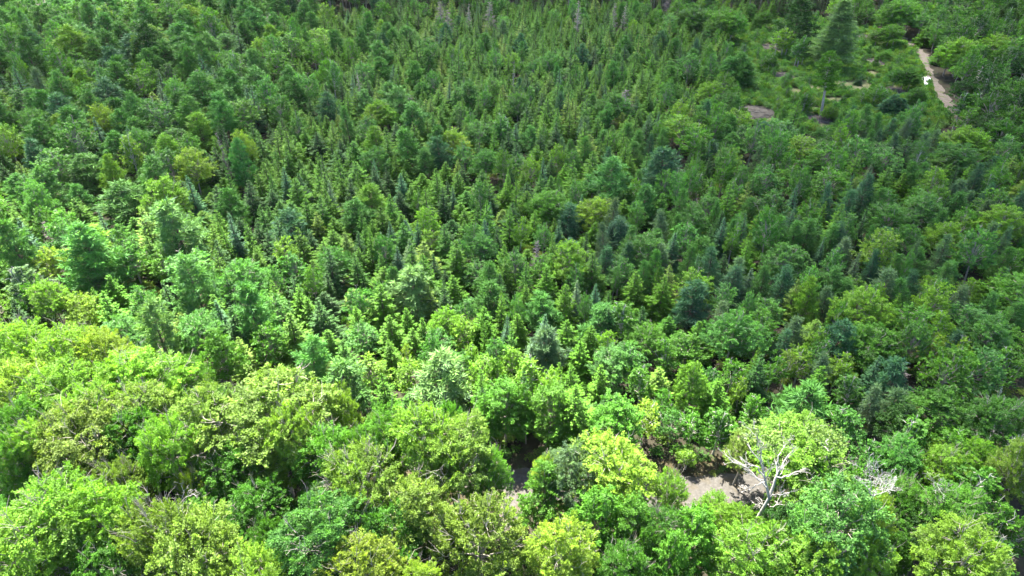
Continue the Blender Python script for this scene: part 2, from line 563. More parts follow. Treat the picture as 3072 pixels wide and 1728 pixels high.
for k in range(4):
    reg('pine', 8.5, 2.3, pine(400 + k, 8.5, 2.3, 1.2, 0.62, 6, 0.55, 12, rise=0.4, dome=0.5))
for k in range(3):
    reg('larch', 8, 1.7, pine(430 + k, 8, 1.7, 0.8, 0.5, 6, 0.5, 9, rise=0.3, dome=0.8, wid=0.12, fuzz=0.12))
for k in range(2):
    reg('tall_pine', 16, 3.0, pine(450 + k, 16, 3.0, 7.5, 0.8, 6, 0.6, 12, rise=0.15, dome=0.6, bark=M_GREY))
for k in range(2):
    reg('tall_larch', 17, 2.6, pine(455 + k, 17, 2.6, 1.5, 0.5, 7, 0.55, 12, rise=0.25, dome=0.7, wid=0.14, fuzz=0.1))
for k in range(2):
    reg('tall_spruce', 14, 2.0, conifer(460 + k, 14, 2.0, 2.0, 0.5, 8, 0.24, 0.5, droop=-0.25, power=0.75, ragged=0.4))
for k in range(3):
    reg('grey_snag', 7, 1.0, snag(470 + k, 7, 1.0, M_DEADN))
for k in range(2):
    reg('pale_snag', 10, 1.2, snag(480 + k, 10, 1.0, M_GREY))
reg('rust_snag', 6, 0.9, (conifer(490, 6, 0.9, 0.5, 0.4, 7, 0.2, 0.3, mat=M_RUST)[0], snag(491, 6, 0.5, M_DEADN)[1]))

PAL = {
    'olive': (0.057, 0.148, 0.010), 'dark': (0.027, 0.078, 0.016), 'mid': (0.046, 0.134, 0.015), 'fresh': (0.070, 0.186, 0.022),
    'lime': (0.125, 0.250, 0.028), 'yellow': (0.155, 0.258, 0.030), 'mint': (0.074, 0.196, 0.042), 'blue': (0.050, 0.128, 0.056),
    'grey': (0.084, 0.152, 0.066), 'dull': (0.112, 0.190, 0.030), 'soft': (0.058, 0.160, 0.030), 'amber': (0.160, 0.220, 0.030), 'pale': (0.115, 0.232, 0.066),
}
WORDS = {'olive': 'olive green', 'dark': 'dark green', 'mid': 'mid green', 'fresh': 'fresh green', 'lime': 'lime green', 'yellow': 'yellow green',
         'mint': 'pale mint green', 'blue': 'blue green', 'grey': 'grey green', 'dull': 'dull olive', 'soft': 'soft green', 'amber': 'amber tinged', 'pale': 'pale green'}
# kind -> (object name, category, noun for labels)
KIND = {
    'hardwood': ('broadleaf_tree', 'broadleaf tree', 'broadleaf'), 'brushy': ('broadleaf_tree', 'broadleaf tree', 'broadleaf'),
    'clumpy': ('broadleaf_tree', 'broadleaf tree', 'broadleaf'), 'maple': ('broadleaf_tree', 'broadleaf tree', 'broadleaf'), 'big_maple': ('broadleaf_tree', 'broadleaf tree', 'broadleaf'), 'soft_tree': ('broadleaf_tree', 'broadleaf tree', 'broadleaf'),
    'birch': ('birch_tree', 'birch', 'birch'), 'spruce': ('spruce_tree', 'spruce', 'spruce'), 'road_spruce': ('spruce_tree', 'spruce', 'spruce'),
    'tall_spruce': ('spruce_tree', 'spruce', 'spruce'), 'fir': ('fir_tree', 'fir', 'fir'), 'pine': ('pine_tree', 'pine', 'pine'),
    'tall_pine': ('pine_tree', 'pine', 'pine'), 'larch': ('larch_tree', 'larch', 'larch'), 'tall_larch': ('larch_tree', 'larch', 'larch'), 'grey_snag': ('dead_spruce', 'dead tree', 'dead spruce'),
    'pale_snag': ('dead_spruce', 'dead tree', 'dead spruce'), 'rust_snag': ('dead_spruce', 'dead tree', 'dead spruce'), 'shrub': ('shrub', 'shrub', 'shrub'),
}

TREES = []      # dicts: kind, var, x, y, h, r, rz, tint, word, label


def add_tree(kind, x, y, h, r, colour, label=None, hand=False, jit=0.07):
    t = np.array(PAL[colour]) * (1 + RS.normal() * jit) * (1 + RS.normal(size=3) * jit * 0.6)
    k_ = 0.5 if 'spruce' in kind or kind == 'fir' else 1.0
    TREES.append(dict(tilt=RS.normal(size=2) * 0.055 * k_, sx=1 + RS.normal() * 0.09, kind=kind, var=RS.randint(len(VAR[kind])), x=x, y=y, h=h, r=r, rz=RS.uniform(0, 6.28), tint=np.clip(t, 0.008, 0.35), word=colour, label=label, hand=hand))


# hand-placed trees: crop, x, y of the top, crown width (crop pixels), height in metres, kind, colour, label
HAND = """
D 60 985 420 14 hardwood lime | lime green hardwood at the left end of the sunlit back row
D 400 1050 430 14 hardwood lime
D 700 1080 420 14 hardwood yellow | pale yellow hardwood in the sunlit row above a few bare twigs
D 1060 1195 560 14.5 hardwood lime | broad domed lime hardwood ending the sunlit row at a dark gap
D 80 1230 500 14 hardwood yellow
D 430 1280 500 14 hardwood lime
D 800 1290 480 14 hardwood lime
G 120 60 380 14 hardwood fresh
G 385 130 190 9 spruce dark | small dark spruce poking up among sunlit lime hardwoods
G 620 40 460 14.5 hardwood lime
G 1000 30 560 14.5 hardwood dull
G 520 225 640 15 hardwood dull | dull olive hardwood with fine bare twigs, left foreground
G 900 215 440 14 hardwood mid
G 1180 265 400 15 hardwood lime | slender lime maple with a pale stem among darker olive hardwoods
G 1960 15 900 16 hardwood dull | broad olive hardwood crown threaded with pale bare branches
G 1520 30 560 15 hardwood dull
G 2130 150 420 16 hardwood yellow
G 2450 45 260 13 hardwood lime
G 2380 380 520 14 hardwood fresh
G 1800 430 500 12 hardwood mid
G 1420 645 230 11 brushy yellow | small leaning yellow tree with arching bare grey limbs
G 860 640 380 13 brushy dull
G 230 670 640 15.5 hardwood lime | great lime hardwood spreading over the bottom left of the wood
G 120 1000 720 15.5 hardwood lime
G 640 830 520 15 hardwood lime
G 1110 950 560 15 brushy dull | twiggy olive hardwood at the bottom edge right of the lime crown
G 1330 1130 660 15 hardwood dull
G 700 1260 500 12 hardwood mid
G 1870 820 460 12 hardwood mid
G 2020 1090 300 11 hardwood mid
G 1880 1250 460 14 hardwood lime
G 2340 945 620 15 hardwood soft | rounded soft green tree on the bottom edge left of centre
G 2480 690 300 12 pine grey
G 200 300 420 14 hardwood lime
G 60 420 300 14 hardwood fresh
G 1650 560 420 11 hardwood mid
G 1500 800 420 10 hardwood mid
H 565 155 520 16 hardwood lime | tall pale lime tree standing up beside the road gap
H 250 245 380 14 hardwood fresh
H 40 240 260 13.5 hardwood fresh
H 790 190 230 14 hardwood fresh
H 860 345 560 15 hardwood dull | wide olive green hardwood just left of the sandy spur
H 1060 600 300 12 hardwood fresh
H 150 545 620 15 brushy dull | olive hardwood with thick bare limbs breaking through its crown
H 520 760 560 14 hardwood dull
H 1040 930 700 14.5 brushy dull | brushy olive brown tree with upright twigs below the sandy spur
H 430 1000 540 13 hardwood mid
H 150 1250 520 14 hardwood amber | amber tinged broadleaf crown on the bottom edge
H 490 1335 340 13 hardwood yellow
H 1650 1040 470 13 hardwood yellow
H 1560 640 400 11 clumpy fresh | dense clumpy tree guarding the right side of the sandy spur
H 1960 735 470 12 clumpy fresh | dark green clumpy tree, left of a leafy pair above the bottom edge
H 2170 815 430 12 clumpy fresh | dark green clumpy tree, right of a leafy pair above the bottom edge
H 1560 545 240 10 hardwood yellow
H 1770 570 440 11.5 hardwood grey | grey green willow-like crown hiding the middle of the road
H 2090 465 560 12 hardwood yellow | pale yellow crown covering the road between its two gaps
H 1910 450 200 10.5 hardwood lime
H 2420 860 360 11 brushy soft
H 2480 690 280 10 brushy lime
H 2520 1130 360 12 clumpy fresh
H 2350 1090 240 11 clumpy mid
H 1230 0 430 9.5 clumpy fresh | first of two bright conical trees facing the road gap
H 1560 8 420 9.5 clumpy fresh | second of two bright conical trees facing the road gap
H 1790 25 360 10 road_spruce olive | darker conical tree right of the bright roadside pair
H 2070 105 420 9 clumpy fresh | leafy green cone beside the road left of a yellow sapling
H 2310 150 270 7.5 birch yellow | bright yellow green sapling by the road bank
H 2520 195 210 6.5 birch soft | soft green oval birch at the road bank
H 1070 10 150 8 spruce dark
H 1400 15 200 9 clumpy fresh
H 1110 120 230 8 clumpy fresh
H 980 260 180 6 clumpy mid
E 720 1225 470 10 pine pale | big pale blue green pine behind the lime tree at the road
I 100 205 210 7 birch fresh
I 310 200 270 8 birch mid
I 560 75 210 8 birch fresh
I 700 195 200 7 birch mid
I 50 505 190 3.5 birch lime | small lime bush on the road bank
I 960 -10 520 11 pine soft | large soft pine behind the silver dead tree
I 1280 185 370 9.5 birch soft
I 930 335 600 11 hardwood lime | lime hardwood at the right shoulder of the silver dead tree
I 500 345 300 8.5 hardwood dull
I 1100 560 360 9 hardwood fresh
I 1250 780 720 15 soft_tree mint | huge soft blue green tree below a bleached twiggy top
I 1130 1040 560 13 soft_tree soft
I 1500 840 260 13 hardwood yellow
I 1500 425 270 9 birch soft
I 1760 275 420 10 birch fresh
I 1700 480 330 9 hardwood mint
I 1950 380 260 8 birch lime
I 2140 345 420 10 birch fresh
I 2270 440 250 9 hardwood lime
I 2340 90 300 11 larch fresh
I 2460 140 380 10 hardwood soft
I 2500 415 330 9 birch fresh
I 2300 650 460 11 birch fresh
I 2080 770 460 10 hardwood fresh
I 1700 740 330 9 hardwood fresh
I 1850 790 300 8 spruce dark
I 1680 900 330 8 hardwood mid
I 1900 1000 380 8 hardwood dark
I 2200 1140 620 13 hardwood yellow | bright yellow lime maple in the bottom right of the wood
I 1650 1110 270 9 clumpy mid
I 460 1140 540 12 hardwood lime | rounded lime tree on the bottom edge left of the soft blue green giant
I 110 950 440 12 clumpy fresh
I 700 1090 330 11 hardwood lime
I 1010 1190 430 12 hardwood lime
I 2450 1190 300 9 birch soft
I 760 925 330 9 clumpy dark
I 380 900 300 9 hardwood lime
I 200 830 260 7 brushy lime
I 1500 30 220 9 larch grey
I 1660 20 230 9 larch grey
I 2000 60 500 9 clumpy mid
I 1720 140 330 8 clumpy dark
I 2400 900 330 9 birch fresh
E 1930 30 290 9 maple yellow | bright yellow lime maple in the middle of the plantation
E 1740 385 390 9.5 maple lime | round lime green maple with a broad crown in the mid plantation
E 1600 -10 420 9 maple fresh
E 520 565 430 8.5 pine pale | domed blue green pine standing out in the spruce plantation
E 380 560 160 7 pine mint
E 1240 940 90 7.5 fir blue | slim silvery blue fir rising from the front spruces
E 2025 895 190 8 fir dark | tall dark blue fir left of a bright aspen
E 1060 875 210 7.5 spruce olive | stout olive spruce left of the slim silvery fir
E 1710 975 230 7.5 spruce olive | broad olive spruce right of the front centre
E 1800 1130 190 6.5 spruce olive
E 370 925 210 7 spruce olive
E 540 1025 190 6.5 spruce olive
E 360 1115 170 6.5 spruce olive
E 1115 975 160 6 spruce olive
E 1330 925 190 7 spruce olive
E 600 955 170 7 spruce olive
E 490 865 140 6.5 spruce olive
E 1380 695 160 7 spruce olive
E 1560 575 210 8 spruce olive
E 2230 605 210 8 spruce olive
E 2440 635 190 8 spruce olive
E 2135 835 290 8.5 birch fresh | bright fresh aspen with a thin pale stem beside a dark fir
E 2330 1005 380 8 maple fresh
E 790 890 300 7.5 maple lime
E 930 950 240 7 maple lime
E 740 1040 240 6.5 maple mint
E 2080 1175 360 8 maple mint
E 2200 1160 240 8 maple mint
E 115 735 190 7.5 maple mint
E 230 690 120 7 maple mint
E 120 985 260 7 maple mint
E 200 1250 300 7 maple lime
E 470 1140 90 6.5 birch yellow
E 480 1260 260 7 maple lime
E 1290 1180 220 7 maple lime
E 1450 1250 260 8 birch lime
E 1640 1290 150 7 spruce olive
E 1740 1310 170 7 spruce olive
E 1060 1230 250 7 maple lime
E 880 1210 250 7 maple mint
E 990 1160 150 7 birch lime
E 1150 1100 180 7 maple mint
E 1540 775 330 7 pine soft
E 1090 660 280 7 pine soft
E 1460 385 100 7 grey_snag grey | grey brown dead spruce left of the round lime maple
E 1780 675 130 8 fir grey | grey blue fir with a bare lower stem among dark spruces
E 1000 240 180 8 maple mint
E 1040 330 260 7 maple mint
E 1350 200 120 8 birch lime
E 1700 80 210 8.5 larch blue
E 2130 175 320 9 larch blue
E 2000 415 220 8 larch blue
E 2310 305 420 9.5 maple mint | pale mint maple with a wide crown right of the lime one
E 2440 400 230 8 larch grey
E 1100 75 90 7.5 fir blue
E 1640 220 100 7 fir blue
E 1930 700 110 6.5 fir blue
E 2510 310 140 8 fir blue
E 1570 1090 160 7 fir dark
E 1430 1120 130 6.5 fir grey
E 1560 985 290 8 pine grey
E 1970 840 320 7 pine mint
F 420 920 470 10.5 maple mint | large mint green maple with layered crown right of centre
F 1400 730 540 10.5 maple lime | broad bright green maple on the right behind a blue pine
F 1480 1020 560 9 maple fresh
F 800 395 370 8.5 maple mint
F 1850 0 420 10 maple mint
F 2480 100 360 10 maple lime
F 1880 640 200 7 maple lime
F 640 900 260 8 maple fresh
F 750 165 200 9 larch soft
F 970 200 200 9 larch soft
F 1160 225 190 9 larch soft
F 1265 230 160 9 larch blue
F 870 205 190 9 larch soft
F 420 500 190 8 larch grey
F 1600 590 300 9 larch grey
F 1180 555 320 8.5 larch soft
F 2110 700 200 9 larch grey
F 1480 430 130 9 larch blue
F 1400 120 110 10 fir dark
F 1300 815 100 7 rust_snag amber | rust brown dead spruce before the broad bright maple
F 1220 945 280 8.5 pine blue | blue grey pine in front of the broad bright maple
F 1660 1245 300 9 pine blue
F 2060 1035 190 8.5 larch blue
F 790 1030 170 7 larch blue
F 830 1200 170 7.5 birch dull
F 930 1185 210 7.5 birch lime
F 1220 1215 190 7.5 birch lime
F 1260 1300 160 7 birch lime
F 1040 1035 150 7.5 birch lime
F 1950 1075 190 8 birch yellow
F 1990 915 210 9 birch lime
F 2150 1100 180 8 birch yellow
F 1650 775 150 7.5 spruce olive
F 500 370 170 8 spruce olive
F 480 180 90 8 fir blue
F 300 150 150 8 fir dark
F 110 90 260 9 maple mint
F 2190 640 170 7 maple lime
F 2390 930 380 10 maple mint
F 990 665 220 8.5 pine lime
F 90 585 270 8.5 maple lime
F 90 1290 240 8.5 clumpy lime
F 1090 990 130 8 birch soft
F 1130 700 170 8 larch grey
F 1740 250 300 8.5 maple soft
F 2540 800 250 9 larch soft
F 350 700 230 8 maple mint
F 1580 90 330 9 maple soft
F 2170 120 210 7.5 maple fresh
F 2050 240 420 9 maple lime
F 600 1000 240 8 maple mint
B 1205 875 230 9.5 birch mint | pale aspen showing its thin white stem in the upper plantation
B 1030 915 260 8.5 maple mint | pale mint maple left of the white stemmed aspen
B 840 975 290 8 maple yellow
B 720 930 180 8 pine soft
B 1130 585 230 8.5 maple fresh
B 960 600 230 8.5 pine soft
B 275 755 330 9 maple lime
B 410 640 290 9 pine mint
B 540 760 230 9 pine mint
B 1330 700 220 9 maple soft
B 1085 1120 220 8 maple mint
B 250 1115 230 8.5 maple mint
B 500 980 250 9 pine soft
B 1430 1180 170 8.5 maple lime
B 2050 1190 320 10 pine mint
B 2480 1085 290 11 pine blue
B 1585 390 200 9 maple mint
B 1730 825 120 9 spruce olive
B 1555 735 180 9 spruce olive
B 2050 690 360 9 maple soft
B 290 310 260 9 pine mint
B 1290 480 30 10 pale_snag grey | pale bare dead stem in the upper middle of the plantation
B 130 560 60 9 pale_snag grey
B 960 40 50 9 pale_snag grey
B 1790 20 80 11 pale_snag grey | bleached dead spruce on the far forest edge
B 2060 30 80 10 grey_snag grey
B 2130 50 60 9 pale_snag grey
B 1130 20 100 10 grey_snag grey
B 750 20 90 10 grey_snag grey
A 510 190 300 10 pine lime | lime tinged pine standing clear in the upper left
A 750 775 230 9 maple yellow | small yellow lime tree amid pines in the upper left
A 930 1020 190 9 birch lime | upright lime sapling left of a pale pine in the left plantation
A 1410 1110 290 9 maple yellow
A 1160 300 350 9 pine soft
A 1100 1185 330 9 pine soft
A 240 810 270 9 maple mint
A 1180 1345 380 9 maple lime
A 1040 950 260 9 maple mint
A 200 1370 260 9 maple mint
A 1820 980 220 8.5 maple yellow
A 1660 1010 60 8 grey_snag grey
A 1690 520 260 9 pine soft
A 2450 430 200 9 maple fresh
A 1080 150 280 12 pine dark
D 1260 20 420 10 pine pale | spreading blue green pine in the left plantation above the sunlit zone
D 800 640 260 8 spruce olive | domed golden spruce glowing in the sun at the left
D 560 780 320 9 maple yellow
D 1100 810 340 10 pine pale | pale pine half lit above the hardwood row
D 1450 920 420 10 maple mint
D 1620 1050 300 10.5 clumpy fresh | dense clumpy green tree at the end of the dark road gap
D 1800 520 500 10 maple mint | wide pale maple on the sunlit edge of the spruces
D 1880 680 350 9 pine mint
D 1400 470 330 9 pine mint
D 530 250 420 10 pine mint
D 900 240 190 8.5 maple mint
D 1120 330 170 8.5 spruce olive
D 1230 260 160 9 spruce olive
D 1690 620 80 8.5 fir blue
D 1610 680 80 8 fir blue
D 1750 880 210 9 fir dark | tall blue green fir leaning dark against sunlit maples
D 1990 1000 280 9 maple fresh
D 1800 1100 190 8 spruce dull
D 2060 760 260 8.5 maple mint
D 2220 700 150 8 spruce olive
D 2330 800 190 7 spruce olive
D 2150 350 210 9 maple lime
D 2170 470 260 8.5 maple mint
D 2500 410 260 8 maple mint
D 60 200 300 10 pine mint
D 150 560 330 10 birch grey
D 330 690 260 9 hardwood lime
D 330 420 350 9 maple yellow
D 600 260 300 9 pine mint
D 850 950 380 9 maple mint
D 320 250 100 7 grey_snag grey
D 650 640 70 5 rust_snag amber | rust brown dead spruce in the sunlit left edge
D 1370 250 90 7 fir grey
C 1235 5 290 18 tall_larch pale | tall pale feathery larch rising over the clearing
C 900 -20 300 15 pine dark
C 1175 395 330 15 tall_pine olive | tall old pine with a bare grey trunk in the clearing
C 790 215 210 9.5 birch lime | lime birch left of two in the clearing
C 920 270 180 9.5 birch soft | soft green birch right of two in the clearing
C 670 390 170 7 birch mid
C 440 400 400 9 pine soft
C 1545 385 170 3.5 maple fresh
C 1590 180 360 8.5 maple fresh
C 1700 505 320 7.5 maple mid | leafy tree in the clearing directly left of the white car
C 1790 655 200 5.5 maple mid
C 1480 640 270 6.5 birch fresh
C 1625 715 210 5.5 pine blue
C 1130 805 170 4 maple lime | round lime bush at the foot of the bare trunked pine
C 945 690 160 6 birch mid
C 2200 690 270 10 birch mid | pointed green tree at the lower end of the sandy track
C 2160 950 420 10 maple lime
C 1700 -20 460 13 maple fresh
C 2230 95 300 12 maple mid
C 1980 160 200 8 maple soft
C 2400 250 420 12 maple lime
C 2150 280 400 12 maple lime
C 2250 420 300 11 maple fresh
C 2140 400 230 9 maple mid
C 2450 580 230 10 maple fresh
C 2170 590 220 8 maple dark
C 2350 860 330 10 maple dark
C 2480 900 300 11 maple mid
C 1220 715 70 3 spruce dark
C 1345 580 90 2.5 spruce dark
C 1165 735 60 3 spruce dark
C 2270 520 90 9 pale_snag grey | leaning pale dead stem in the dark wood right of the track
C 2490 680 200 9 pale_snag grey
C 230 610 200 9 maple lime
C 350 690 220 8 maple soft
C 1410 870 200 5 maple fresh
C 1640 1020 200 6 birch fresh
C 2100 1060 420 10 maple mint
C 1890 1000 260 5 maple mid
C 620 80 220 7 maple mid
C 330 60 380 12 maple fresh
C 90 30 300 12 maple soft
"""
for line in HAND.strip().splitlines():
    d, _, lab = line.partition('|')
    c, x, y, w, h, kind, colour = d.split()
    h = float(h)
    px, py = cpx(c, float(x), float(y))
    if kind in ('spruce', 'fir', 'maple', 'larch', 'birch'):
        h *= 0.86
    if c == 'A' or (c == 'D' and kind == 'pine'):
        h *= 1.3
    X, Y, t = gp(px, py, h * 0.97)
    rad = float(w) * CS * t / FPX * {'spruce': 0.64, 'fir': 0.6, 'road_spruce': 0.7, 'clumpy': 0.58, 'hardwood': 0.6}.get(kind, 0.54)
    if kind == 'maple' and rad > 2.6:
        kind = 'big_maple'
    cap = h * {'spruce': 0.38, 'fir': 0.26, 'road_spruce': 0.36, 'larch': 0.3, 'birch': 0.3, 'tall_pine': 0.24, 'pine': 0.42, 'grey_snag': 0.2, 'pale_snag': 0.2}.get(kind, 0.46)
    if rad > cap * 1.25 and 'snag' not in kind and 'tall' not in kind:                  # a wide clump in the photo is several trees side by side
        n = max(2, round(rad / cap))
        for q in range(n):
            ox = (q + 0.5) / n * 2 - 1
            if abs(ox) > 0.2:
                add_tree(kind, X + ox * (rad - cap * 0.6), Y + RS.uniform(-1.5, 1.5), h * RS.uniform(0.72, 0.95), cap * RS.uniform(0.8, 1.0), colour, None, False, 0.12)
    rad = min(rad, cap)
    add_tree(kind, X, Y, h, rad, colour, lab.strip() or None, True, 0.05)

# ------------------------------------------------------------------ lines on the ground
ROAD_PX = [(-500, 1110), (-100, 1100), (200, 1100), (450, 1130), (800, 1225), (1050, 1310), (1300, 1395), (1540, 1443), (1800, 1462), (2140, 1466), (2400, 1430), (2620, 1345), (2830, 1300), (3100, 1240), (3500, 1190)]
SPUR_PX = [(1600, 1425), (1560, 1470), (1535, 1530), (1518, 1580)]
TRACK_PX = [(2640, 95), (2700, 112), (2740, 138), (2766, 165), (2778, 203), (2802, 250), (2833, 297), (2872, 350)]


def smooth_line(px, n=8):
    P = np.array([gp(*p)[:2] for p in px])
    out = []
    for i in range(len(P) - 1):
        p0, p1, p2, p3 = P[max(i - 1, 0)], P[i], P[i + 1], P[min(i + 2, len(P) - 1)]
        for k in range(n):
            t = k / n
            out.append(0.5 * (2 * p1 + (p2 - p0) * t + (2 * p0 - 5 * p1 + 4 * p2 - p3) * t * t + (3 * p1 - p0 - 3 * p2 + p3) * t ** 3))
    out.append(P[-1])
    return np.array(out)


ROAD, SPUR, TRACK = smooth_line(ROAD_PX), smooth_line(SPUR_PX), smooth_line(TRACK_PX)


def dist_line(x, y, Lp):
    return float(np.min(np.hypot(Lp[:, 0] - x, Lp[:, 1] - y)))


def in_poly(x, y, P):
    ins = False
    j = len(P) - 1
    for i in range(len(P)):
        if (P[i][1] > y) != (P[j][1] > y) and x < (P[j][0] - P[i][0]) * (y - P[i][1]) / (P[j][1] - P[i][1]) + P[i][0]:
            ins = not ins
        j = i
    return ins


CLEAR_PX = [(2235, 75), (2420, 50), (2560, 85), (2700, 100), (2770, 190), (2800, 300), (2850, 370), (2760, 420), (2560, 410), (2330, 395), (2220, 365), (2170, 250), (2180, 140)]
MEADOW_PX = [(-500, 22), (440, 14), (430, -190), (-500, -190)]
NEAR_PX = [(-900, 1090), (200, 1110), (450, 1150), (800, 1240), (1050, 1330), (1300, 1420), (1540, 1470), (1800, 1490), (2140, 1490), (2400, 1455), (2640, 1380), (2850, 1330), (3900, 1200), (3900, 2600), (-900, 2600)]

# ------------------------------------------------------------------ the fill: species by place
ANCH = [  # x, y in the photo, weights of spruce fir pine larch maple birch
    (150, 80, 15, 3, 60, 5, 15, 2), (600, 250, 22, 5, 55, 0, 16, 2), (200, 400, 22, 4, 58, 0, 15, 1), (500, 560, 42, 8, 30, 0, 18, 2),
    (1000, 200, 52, 3, 28, 0, 15, 2), (1400, 150, 84, 2, 7, 0, 7, 0), (1900, 200, 84, 2, 6, 0, 8, 0), (1400, 400, 86, 3, 5, 0, 6, 0),
    (1000, 550, 92, 4, 2, 0, 2, 0), (1400, 750, 90, 6, 2, 0, 2, 0), (1000, 800, 92, 3, 2, 0, 2, 0), (1250, 950, 84, 4, 2, 0, 10, 0), (700, 700, 80, 5, 8, 0, 6, 0), (1800, 500, 62, 4, 3, 14, 16, 1), (2000, 700, 24, 8, 6, 32, 28, 2),
    (2500, 480, 8, 3, 6, 22, 55, 6), (2600, 700, 14, 6, 4, 48, 26, 2), (2950, 700, 14, 4, 4, 32, 42, 4), (2400, 980, 16, 4, 6, 30, 30, 14),
    (2850, 1000, 22, 2, 4, 18, 46, 8), (150, 780, 18, 3, 25, 0, 52, 2), (500, 880, 34, 6, 20, 0, 38, 2), (900, 980, 52, 5, 8, 0, 33, 2),
    (1400, 1040, 56, 6, 2, 0, 32, 4), (1850, 1040, 34, 4, 3, 10, 42, 7), (1400, 1250, 40, 0, 0, 0, 50, 10), (2000, 1250, 30, 0, 0, 0, 40, 30),
    (2950, 1250, 8, 0, 0, 8, 52, 32), (2950, 300, 8, 0, 8, 0, 80, 4), (2200, 60, 40, 0, 10, 0, 50, 0),
]
AX = np.array([(a[0], a[1]) for a in ANCH], float)
AW = np.array([a[2:] for a in ANCH], float)
SPEC = ['spruce', 'fir', 'pine', 'larch', 'maple', 'birch']
COLS = {'spruce': [('olive', 60), ('mid', 16), ('dark', 16), ('dull', 8)], 'fir': [('blue', 60), ('dark', 25), ('grey', 15)],
        'pine': [('mint', 30), ('soft', 50), ('blue', 12), ('lime', 8)], 'larch': [('soft', 50), ('blue', 25), ('grey', 25)],
        'maple': [('mint', 36), ('fresh', 34), ('soft', 20), ('lime', 10)], 'birch': [('fresh', 35), ('lime', 25), ('mint', 25), ('soft', 15)]}
RAD = {'spruce': (2.1, 0.38), 'fir': (1.25, 0.15), 'pine': (2.35, 0.4), 'larch': (1.75, 0.25), 'maple': (2.15, 0.5), 'birch': (1.55, 0.25), 'hardwood': (2.6, 0.5)}
HGT = {'spruce': (6.0, 1.4), 'fir': (5.9, 0.8), 'pine': (7.0, 0.9), 'larch': (7.2, 0.9), 'maple': (6.6, 1.0), 'birch': (6.6, 0.8), 'hardwood': (9.5, 1.2)}


def pick(pairs):
    a = [p[1] for p in pairs]
    return random.choices([p[0] for p in pairs], a)[0]


CELL = 3.0
GRID = {}


def put(x, y, r):
    GRID.setdefault((int(x // CELL), int(y // CELL)), []).append((x, y, r))


def free(x, y, r, f):
    gx, gy = int(x // CELL), int(y // CELL)
    for i in range(gx - 2, gx + 3):
        for j in range(gy - 2, gy + 3):
            for (a, b, q) in GRID.get((i, j), ()):
                if (a - x) ** 2 + (b - y) ** 2 < (f * (r + q)) ** 2:
                    return False
    return True


for t in TREES:
    put(t['x'], t['y'], min(t['r'], 3.2))

UNDER = []     # undergrowth points (x, y, scale, colour)
YMAX = 330.0
n_try = 60000
